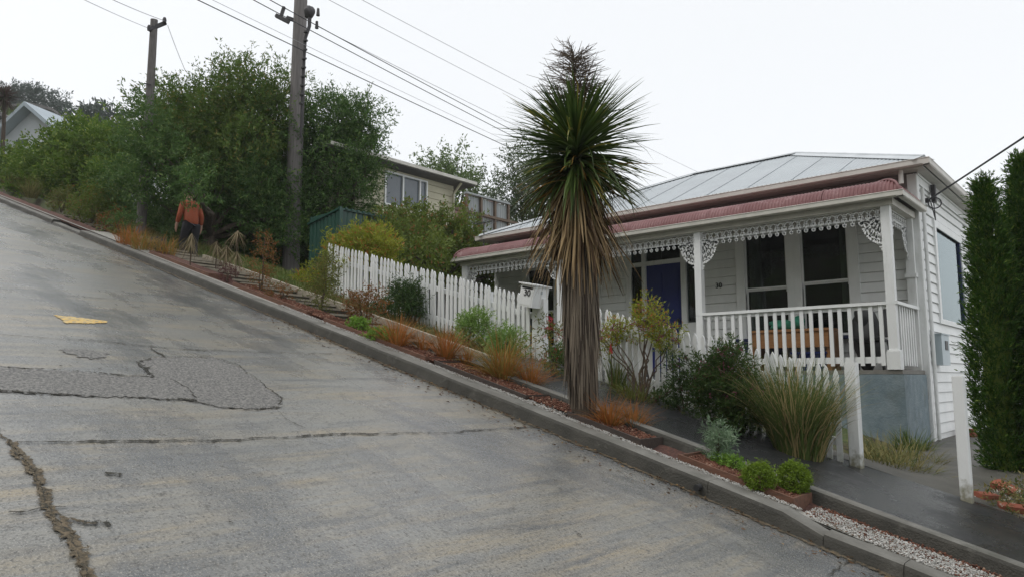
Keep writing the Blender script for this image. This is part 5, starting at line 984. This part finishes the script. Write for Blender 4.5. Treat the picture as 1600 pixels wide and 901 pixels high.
def litter(n, xr, yr, label):
    X = rng.uniform(*xr, n); Y = yr[1] - (yr[1] - yr[0]) * rng.random(n) ** 2.2; P = np.stack([X, Y, rz(X, Y) + .012], -1); a = rng.uniform(0, 6.28, n); D = nrmz(np.stack([np.cos(a), np.sin(a), rng.uniform(-.1, .3, n) - G * np.cos(a)], -1))
    V, F = leaves(P, D, rng.uniform(.015, .05, n), rng.uniform(.006, .016, n)); setp(npmesh('leaf_litter', V, F, M['litter']), label, 'leaf litter', None, 'stuff')
litter(700, (-9, -.8), (4.75, 5.12), 'fallen leaves and twigs in the gutter along the kerb')
# ------------------------------------------------------------------ poles and wires
b = PD(455, 405, 17.8); b[2] = min(b[2], float(gz(b[0], b[1])) + .05); zt = PD(468, -40, 17.8)[2]
near = thing('utility_pole', b, 'thick near wooden utility pole with dark cable running down its side', 'utility pole', 'wooden utility poles')
p = MB(); p.tube([b - np.array([0, 0, .4]), (b[0], b[1], b[2] + (zt - b[2]) * .5), (b[0], b[1], zt)], [.205, .185, .16], 14); p.build('pole', M['pole'], near)
S_ = RGT * np.array([1, 1, 0]); Fv = FWD * np.array([1, 1, 0])
zt0 = PD(466, 8, 17.8)[2]
for k, dzv in enumerate((.0,)):
    c = np.array([b[0], b[1], zt0]); p = MB(); p.bar(c - S_ * .12 - np.array([0, 0, .02]), c - S_ * .34 - np.array([0, 0, -.06]), .08); p.bar(c - S_ * .28 - np.array([0, 0, .06]), c - S_ * .62 + np.array([0, 0, .12]), .09); p.bar(c - S_ * .5 + np.array([0, 0, .05]), c - S_ * .42 + np.array([0, 0, .35]), .07); p.build('bracket', M['iron'], near)
c = PD(484, 20, 17.6); p = MB(); p.blob(c, (.13, .13, .15), 10, 7, .2, 3); p.tube([c, c - np.array([0, 0, .35]), PD(477, 60, 17.55), PD(473, 130, 17.55), PD(470, 215, 17.55)], [.05, .045, .04, .035, .03], 7)
for q in range(9): d_ = PD(478 - q * .9, 50 + q * 14, 17.5); p.box(d_[0] - .05, d_[0] + .05, d_[1] - .04, d_[1] + .04, d_[2] - .02, d_[2] + .02)
p.build('cable_duct', M['iron'], near)
for (x, y) in ((495, 40), (497, 20)): c = PD(x, y, 17.6); p = MB(); p.tube([c + np.array([0, 0, .1]), c - np.array([0, 0, .08])], [.03, .045], 8); p.build('insulator', M['iron'], near)
PDp = 16.9; b = PL(219, 367, .08); zt = PD(241, 31, PDp)[2]; far = thing('utility_pole', b, 'thinner far wooden utility pole with a short crossarm and two insulators', 'utility pole', 'wooden utility poles')
tp = PD(241, 31, PDp); p = MB(); p.tube([b - np.array([0, 0, .4]), (b + tp) / 2 + np.array([.015, .015, 0]), tp], [.115, .098, .078], 12); p.build('pole', M['pole'], far)
p = MB(); p.bar(PD(232, 47, PDp - .1), PD(259, 36, PDp + .1), .07, .08); p.build('crossarm', M['iron'], far)
for (x, y) in ((233, 45), (257, 33)): c = PD(x, y, PDp); p = MB(); p.tube([c - np.array([0, 0, .05]), c + np.array([0, 0, .02]), c + np.array([0, 0, .08])], [.04, .048, .028], 8); p.build('insulator', M['iron'], far)
p = MB(); p.bar(PD(226, 131, PDp - .1), PD(236, 133, PDp - .1), .027); p.build('step_peg', M['iron'], far)
WG = 'overhead wires crossing the street'
def wire(a, b_, r_, m, label, sag=.004, n=24):
    A_ = PD(*a); B_ = PD(*b_); ln = np.linalg.norm(B_ - A_); p = MB(); p.tube([A_ + (B_ - A_) * q - np.array([0, 0, sag * ln * 4 * q * (1 - q)]) for q in np.linspace(0, 1, n)], r_, 5)
    setp(p.build('overhead_wire', m, None, A_), label, 'wire', WG)
wire((240, -33, 14), (990, 318, 30), .011, M['wire'], 'dark wire, lowest of the bundle, passing in front of the near pole'); wire((330, -35, 14), (985, 305, 30), .010, M['wire'], 'dark wire, second from below, crossing the near pole top'); wire((370, -28, 14), (985, 298, 30), .010, M['wire'], 'dark wire, third from below, ending at the palm crown')
wire((497, 42, 17.5), (985, 282, 30), .007, M['wire_pale'], 'thin wire starting from the black fitting on the near pole'); wire((400, -60, 14), (1060, 278, 30), .006, M['wire_pale'], 'faint grey wire second from the top, reappearing right of the palm'); wire((430, -72, 14), (1096, 272, 30), .006, M['wire_pale'], 'faint grey wire, topmost of the bundle, reappearing right of the palm'); wire((270, -30, 14), (980, 306, 30), .005, M['wire_pale'], 'faint grey wire close above the lowest dark wire')
wire((150, -12, 12), (257, 33, 16.9), .007, M['wire_pale'], 'faint wire from the top edge to the right insulator of the far pole'); wire((90, -20, 12), (233, 45, 16.9), .006, M['wire_pale'], 'faint wire from the top edge to the left insulator of the far pole'); wire((262, 40, 16.9), (290, 112, 18), .006, M['wire_pale'], 'faint drop wire from the far pole down into the tree', .02)
# ------------------------------------------------------------------ shed and neighbours
def corner_from(x, y, X): return ONX(x, y, X)
s0 = ONX(530, 325, -13.0); y0 = s0[1]; zt = s0[2]; y1 = ONX(625, 347, -13.0)[1]; gzz = 3.0
shed = thing('garden_shed', (-13.6, y0, gzz), 'dark green ribbed steel shed behind the yellow green bush', 'shed')
V = []
def ribbed(a, b_, z0_, z1_, nrm, name):
    a = np.array(a); b_ = np.array(b_); ln = np.linalg.norm(b_ - a); n = int(ln / .02); V = []
    for i in range(n + 1): q = i / n; o = .012 * np.clip(2.2 * math.sin(2 * math.pi * q * ln / .14), -1, 1); pt = a + (b_ - a) * q + np.array(nrm) * o; V += [(pt[0], pt[1], z0_), (pt[0], pt[1], z1_)]
    npmesh(name, V, [(2 * i, 2 * i + 2, 2 * i + 3, 2 * i + 1) for i in range(n)], M['shed'], shed)
ribbed((-13.0, y0), (-13.0, y1), gzz, zt - .03, (1, 0), 'wall'); ribbed((-14.1, y0), (-13.0, y0), gzz, zt - .05, (0, -1), 'wall'); ribbed((-14.1, y1), (-13.0, y1), gzz, zt - .05, (0, 1), 'wall'); ribbed((-14.1, y0), (-14.1, y1), gzz, zt - .2, (-1, 0), 'wall')
p = MB(); p.hexa([(-14.15, y0 - .04, zt - .22), (-12.95, y0 - .04, zt - .04), (-12.95, y1 + .04, zt - .04), (-14.15, y1 + .04, zt - .22), (-14.15, y0 - .04, zt - .18), (-12.95, y0 - .04, zt), (-12.95, y1 + .04, zt), (-14.15, y1 + .04, zt - .18)]); p.build('roof', M['shed'], shed)
p = MB(); p.box(-12.985, -12.93, y0 - .03, y0 + .06, gzz, zt - .02); p.box(-12.985, -12.93, y1 - .06, y1 + .03, gzz, zt - .02)
for q in np.linspace(y0, y1, 12): p.box(-12.99, -12.93, q - .03, q + .03, zt - .02, zt + .018)
p.build('corner_trim', M['shed'], shed)
# cream house up the hill: its long wall faces down the street
nb_ = thing('neighbour_house', (-17, 13, 4), 'cream weatherboard house with shallow grey roof and triple window beyond the bushes', 'house')
NX = -15.6; e1 = ONX(722, 290, NX); ze = e1[2]; ya, yb = 10.6, ONX(708, 300, NX)[1]; wz0 = ONX(600, 306, NX)[2]; wz1 = ONX(600, 266, NX)[2]; wya = ONX(600, 290, NX)[1]; wyb = ONX(667, 290, NX)[1]
p = MB(); boards(p, 'y', NX, ya, yb, 3.6, ze - .1, [(wya, wyb, wz0 - .25, wz1)], 1, h=.2); p.build('wall', M['cream'], nb_); p = MB(); boards(p, 'x', yb, NX - 5, NX - .03, 3.6, ze - .1, [], 1, h=.2); p.build('wall', M['cream'], nb_); p = MB(); boards(p, 'x', ya, NX - 5, NX - .03, 3.6, ze + .3, [], -1, h=.2); p.build('wall', M['cream'], nb_)
p = MB(); zr = ze - .08; p.hexa([(NX - 5.6, ya - .4, zr - .1), (NX + .45, ya - .4, zr), (NX + .45, yb + .5, zr), (NX - 5.6, yb + .5, zr - .1), (NX - 5.6, ya - .4, zr + .02), (NX + .45, ya - .4, zr + .12), (NX + .45, yb + .5, zr + .12), (NX - 5.6, yb + .5, zr + .02)]); rf = p.build('roof', M['greyroof'], nb_)
p = MB(); p.box(NX + .455, NX + .53, ya - .4, yb + .5, zr + .02, zr + .11); p.build('gutter', M['trim'], rf)
p = MB(); p.tube([(NX + .4, yb - .05, zr), (NX + .1, yb - .08, zr - .3), (NX + .07, yb - .08, 3.8)], .04, 8); p.build('downpipe', M['cream'], nb_)
p = MB(); th = .05
for q in (wya, wya + (wyb - wya) * .40, wya + (wyb - wya) * .80, wyb - th): p.box(NX - .02, NX + .05, q, q + th, wz0 - .25, wz1)
p.box(NX - .02, NX + .048, wya, wyb, wz1 - th, wz1); p.box(NX - .02, NX + .06, wya, wyb, wz0 - .25, wz0 - .2); wq = p.build('window', M['white'], nb_); p = MB(); p.box(NX - .012, NX - .006, wya, wyb, wz0 - .25, wz1); M['darkglass'] = mat('dark_window', (.12, .14, .16), (.1, .12, .14), 2, .08, spec=.8); p.build('pane', M['darkglass'], wq)
# deck screen of milky panels beside it
d0, d1 = ONX(727, 305, NX - .4), ONX(792, 322, NX - .4); X_ = NX - .4; ds = thing('deck_screen', (X_, (d0[1] + d1[1]) / 2, 5), 'milky corrugated panel screen with brown posts on the deck right of the cream house', 'screen')
yA, yB, zT = d0[1], d1[1], (d0[2] + d1[2]) / 2; zB = ONX(790, 368, X_)[2] - .6; zM = ONX(790, 346, X_)[2]
n = 70; V = []
for i in range(n + 1): q = i / n; V += [(X_ + .02 * math.sin(i * 1.4), yA + (yB - yA) * q, zM + .02), (X_ + .02 * math.sin(i * 1.4), yA + (yB - yA) * q, zT)]
npmesh('panel', V, [(2 * i, 2 * i + 2, 2 * i + 3, 2 * i + 1) for i in range(n)], M['panel'], ds); V = [(v[0], v[1], zB if k % 2 == 0 else zM - .05) for k, v in enumerate(V)]; npmesh('panel', V, [(2 * i, 2 * i + 2, 2 * i + 3, 2 * i + 1) for i in range(n)], M['panel'], ds)
p = MB()
for q in np.linspace(yA, yB, 4): p.box(X_ + .025, X_ + .1, q - .04, q + .04, zB, zT + .03)
p.build('post', M['pergola'], ds); p = MB(); p.box(X_ + .03, X_ + .13, yA - 4.2, yB + .4, zM - .05, zM + .03); p.build('rail', M['pergola'], ds); p = MB(); p.box(X_ - .03, X_ + .12, yA - .05, yB + .05, zT + .031, zT + .09); p.build('cap', M['panel'], ds)
p = MB(); hs0 = PD(722, 342, 27); p.hexa([tuple(hs0 + np.array(v)) for v in [(-3, -1.2, -2), (1.2, -1.2, -2), (1.2, 2, -2), (-3, 2, -2), (-3, .4, .6), (1.2, .4, .6), (1.2, .6, .6), (-3, .6, .6)]])
setp(p.build('garden_roof', mat('dull_red_roof', (.13, .06, .05), (.1, .048, .042), 3, .8), None, hs0), 'dull red roof showing between the cream house and the milky screen', 'roof')
# far left houses
def gable(c, wdt, dep, hw_, hr, ang, wallm, roofm, label, name='far_house'):
    c = np.array(c, float); t = thing(name, c, label, 'house', 'houses far up the hill'); ca, sa = math.cos(ang), math.sin(ang); T = lambda v: (c[0] + v[0] * ca - v[1] * sa, c[1] + v[0] * sa + v[1] * ca, c[2] + v[2]); w2 = wdt / 2
    p = MB(); p.add([T(v) for v in [(-w2, 0, -4), (w2, 0, -4), (w2, 0, hw_), (0, 0, hr), (-w2, 0, hw_), (-w2, dep, -4), (w2, dep, -4), (w2, dep, hw_), (0, dep, hr), (-w2, dep, hw_)]], [(0, 1, 2, 3, 4), (9, 8, 7, 6, 5), (0, 5, 6, 1), (1, 6, 7, 2), (2, 7, 8, 3), (3, 8, 9, 4), (4, 9, 5, 0)]); p.build('wall', wallm, t)
    p = MB(); o = .7; k = (hr - hw_) / w2
    for s_ in (-1, 1):
        e = (s_ * (w2 + o), hw_ - k * o); p.hexa([T(v) for v in [(0, -o, hr + .03), (e[0], -o, e[1] + .03), (e[0], dep, e[1] + .03), (0, dep, hr + .03), (0, -o, hr + .3), (e[0], -o, e[1] + .3), (e[0], dep, e[1] + .3), (0, dep, hr + .3)]])
    r__ = p.build('roof', roofm, t); p = MB()
    p.add([T(v) for v in [(-w2 * .5, -.03, hw_ * .3), (-w2 * .1, -.03, hw_ * .3), (-w2 * .1, -.03, hw_ * .85), (-w2 * .5, -.03, hw_ * .85), (-w2 * .5, .05, hw_ * .3), (-w2 * .1, .05, hw_ * .3), (-w2 * .1, .05, hw_ * .85), (-w2 * .5, .05, hw_ * .85)]], [(0, 1, 2, 3), (4, 7, 6, 5), (0, 4, 5, 1), (2, 6, 7, 3), (1, 5, 6, 2), (0, 3, 7, 4)]); p.build('window', M['darkglass'], t); return t
va = math.atan2(RGT[1], RGT[0])
c = PD(50, 205, 45); gable(c - np.array([0, 0, 1.0]), 4.6, 8, .6, 2.35, va - .25, M['farwhite'], mat('pale_grey_roof', (.36, .42, .46), (.32, .37, .41), 1, .5), 'pale blue white house with a broad gable at the left edge')
c = PD(48, 172, 74); gable(c - np.array([0, 0, 1.0]), 3.4, 5, .9, 1.3, va + .1, M['cream'], M['greyroof'], 'small tan house with a low roof under the skyline conifer')
c = PD(6, 190, 56); gable(c - np.array([0, 0, 1.0]), 2.6, 5, .6, 1.3, va - .1, M['farwhite'], M['greyroof'], 'partly hidden grey house left behind the pale gable')
# distant palm at the left edge
b = PD(3, 262, 32); t = thing('palm_tree', b, 'small dark cabbage palm silhouetted at the left edge', 'palm tree'); tp = PD(8, 148, 32); p = MB(); p.tube([(b[0], b[1], float(gz(b[0], b[1])) - .2), b, tp], [.1, .09, .07], 8); p.build('trunk', M['bark'], t)
n = 300; a = rng.uniform(0, 6.283, n); V, F = blades(np.repeat(tp[None], n, 0) - np.stack([0 * a, 0 * a, rng.random(n) * .25], -1), a, rng.uniform(R(-75), R(80), n), rng.uniform(R(5), R(40), n), rng.uniform(.5, .78, n), np.full(n, .045), 5); LM('palm_far', (.05, .03, .025), (.11, .075, .06), (.06, .07, .03), .2); npmesh('crown', V, F, GRN['palm_far'], t)
# old paling fence and post at the far verge
p = MB(); fb = PL(90, 312, .0)
setp(p.build('x', M['pole']) if False else thing('paling_fence', PD(118, 318, 24), 'weathered grey paling fence in the shade under the rounded tree', 'fence'))
pf = bpy.data.objects['paling_fence']
for i in range(16):
    c = PD(88 + i * 3.6, 310 + i * 1.3, 24); q = MB(); q.box(c[0] - .07, c[0] + .07, c[1] - .01, c[1] + .01, c[2] - .5, c[2] + .55); q.build('paling', M['pole'], pf)
q = MB(); q.bar(PD(86, 306, 24.05), PD(145, 326, 24.05), .06); q.build('rail', M['pole'], pf)
c = PD(4, 275, 27); q = MB(); q.box(c[0] - .12, c[0] + .12, c[1] - .1, c[1] + .1, c[2] - .9, c[2] + .35); q.box(c[0] - .14, c[0] + .14, c[1] - .12, c[1] + .12, c[2] + .35, c[2] + .4); setp(q.build('timber_post', M['pergola'], None, c), 'stubby pale timber post at the left edge above the verge grass', 'post')
for (x, y, lb_) in [(240, 385, 'pale concrete block on the verge between the gold grasses')]:
    c = PL(x, y, .15); q = MB(); q.box(c[0] - .3, c[0] + .3, c[1] - .12, c[1] + .12, c[2] - .1, c[2] + .14); q.box(c[0] - .28, c[0] + .28, c[1] - .1, c[1] + .1, c[2] + .14, c[2] + .15); setp(q.build('concrete_block', M['step'], None, c), lb_, 'block')
# ------------------------------------------------------------------ the walker in the orange jacket, seen from behind
def skin(name, joints, edges, m, parent, lev=2, origin=None):
    me = bpy.data.meshes.new(name); org = WL[parent.name] if parent else np.array(origin)
    me.from_pydata([tuple(np.array(j[:3]) - org) for j in joints], edges, []); me.update(); o = link(name, me, parent, None if parent else origin); o.data.materials.append(m)
    md = o.modifiers.new('skin', 'SKIN'); md.use_smooth_shade = True
    for i, j in enumerate(joints): me.skin_vertices[0].data[i].radius = (j[3], j[4] if len(j) > 4 else j[3])
    me.skin_vertices[0].data[0].use_root = True; s_ = o.modifiers.new('sub', 'SUBSURF'); s_.levels = lev; s_.render_levels = lev; return o
pp = PD(296, 411, 14.8); gq = float(st(pp[0]) + .12); foot = np.array([pp[0], pp[1], pp[2]])
fw = np.array([-.93, .1, 0]); fw /= np.linalg.norm(fw); rt = np.array([fw[1], -fw[0], 0])
PS = .9
def Q(f_, r__, z, *rad): v = foot + (fw * f_ + rt * r__ + np.array([0, 0, z])) * PS; return (*v, *[r * PS for r in rad])
M['skinm'] = mat('skin', (.45, .27, .2), (.4, .23, .17), 6, .55); M['hair'] = mat('dark_hair', (.03, .022, .016), (.02, .015, .01), 20, .6); M['orange'] = mat('orange_jacket', (.27, .055, .014), (.21, .042, .011), 5, .75, .3, 18); M['trouser'] = mat('dark_trousers', (.025, .025, .032), (.018, .018, .022), 6, .85); M['shoe'] = mat('brown_boots', (.05, .035, .025), rough=.7)
man = thing('person', foot, 'person in orange jacket and dark trousers walking up beside the steps, head hidden by branches', 'person')
J = [Q(0, 0, .90, .09, .08), Q(.05, 0, 1.08, .09, .08), Q(.12, 0, 1.28, .11, .09), Q(.17, 0, 1.40, .08, .07), Q(.22, 0, 1.49, .05), Q(.26, 0, 1.60, .085, .10), Q(.27, 0, 1.68, .07, .085),
     Q(0, .10, .86, .065), Q(.12, .11, .46, .058), Q(-.05, .11, .09, .042), Q(.08, .11, .03, .04, .03), Q(0, -.10, .86, .065), Q(.2, -.11, .50, .058), Q(.16, -.11, .16, .042), Q(.30, -.11, .10, .04, .03),
     Q(.14, .165, 1.36, .042), Q(.06, .23, 1.09, .04), Q(.14, .26, .86, .032), Q(.17, .255, .76, .022, .035), Q(.14, -.165, 1.36, .042), Q(.1, -.23, 1.09, .04), Q(.2, -.26, .87, .032), Q(.24, -.255, .77, .022, .035)]
Ed = [(0, 1), (1, 2), (2, 3), (3, 4), (4, 5), (5, 6), (0, 7), (7, 8), (8, 9), (9, 10), (0, 11), (11, 12), (12, 13), (13, 14), (3, 15), (15, 16), (16, 17), (17, 18), (3, 19), (19, 20), (20, 21), (21, 22)]
for (hb_, s_) in ((18, 1), (22, -1)):
    h = np.array(J[hb_][:3]); b0_ = np.array(J[hb_ - 1][:3]); d = (h - b0_) / np.linalg.norm(h - b0_)
    for k_, (o_, ln) in enumerate(((-.024, .05), (-.008, .058), (.008, .055), (.024, .045))):
        a_ = h + fw * o_; J.append((*(a_ + d * ln * .5), .009)); J.append((*(a_ + d * ln + rt * -.012 * s_), .008)); Ed += [(hb_, len(J) - 2), (len(J) - 2, len(J) - 1)]
    J.append((*(b0_ + d * .05 + fw * .035), .011)); J.append((*(b0_ + d * .085 + fw * .05), .009)); Ed += [(hb_, len(J) - 2), (len(J) - 2, len(J) - 1)]
skin('body', J, Ed, M['skinm'], man)
skin('jacket', [Q(-.01, 0, .78, .18, .16), Q(.05, 0, 1.05, .17, .15), Q(.12, 0, 1.27, .175, .145), Q(.16, 0, 1.39, .14, .12), Q(.2, 0, 1.45, .08), Q(.14, .17, 1.36, .075), Q(.06, .235, 1.09, .062), Q(.13, .25, .90, .052), Q(.14, -.17, 1.36, .075), Q(.1, -.235, 1.09, .062), Q(.19, -.25, .91, .052)], [(0, 1), (1, 2), (2, 3), (3, 4), (3, 5), (5, 6), (6, 7), (3, 8), (8, 9), (9, 10)], M['orange'], man)
skin('trousers', [Q(0, 0, 1.0, .15, .13), Q(0, .10, .82, .12), Q(.12, .11, .46, .082), Q(-.04, .11, .11, .07), Q(0, -.10, .82, .12), Q(.2, -.11, .50, .082), Q(.16, -.11, .18, .07)], [(0, 1), (1, 2), (2, 3), (0, 4), (4, 5), (5, 6)], M['trouser'], man)
for s_, f_, z_ in ((1, 0, 0), (-1, .21, .07)): q = MB(); c = foot + (fw * f_ + rt * .11 * s_ + np.array([0, 0, z_])) * PS; q.blob(c + fw * .02 + np.array([0, 0, .045]), (.13, .06, .05), 10, 6, .05, 1); q.build('boot', M['shoe'], man)
q = MB(); c = np.array(Q(.25, 0, 1.66)[:3]); q.blob(c, (.1, .095, .1), 12, 8, .05, 2); q.build('hair', M['hair'], man)
for s_ in (-1, 1): q = MB(); c = np.array(Q(.26, .088 * s_, 1.6)[:3]); q.blob(c, (.02, .014, .03), 8, 6, .05, 2); q.build('ear', M['skinm'], man)
q = MB(); c = np.array(Q(.355, 0, 1.595)[:3]); q.blob(c, (.022, .016, .026), 8, 6, 0, 2); q.build('nose', M['skinm'], man)
for s_ in (-1, 1): q = MB(); q.blob(np.array(Q(.338, .035 * s_, 1.62)[:3]), (.012, .014, .01), 8, 6, 0, 2); q.build('eye', M['hair'], man)
q = MB(); q.blob(np.array(Q(.345, 0, 1.555)[:3]), (.01, .025, .007), 8, 6, 0, 2); q.build('mouth', M['redflag'], man)
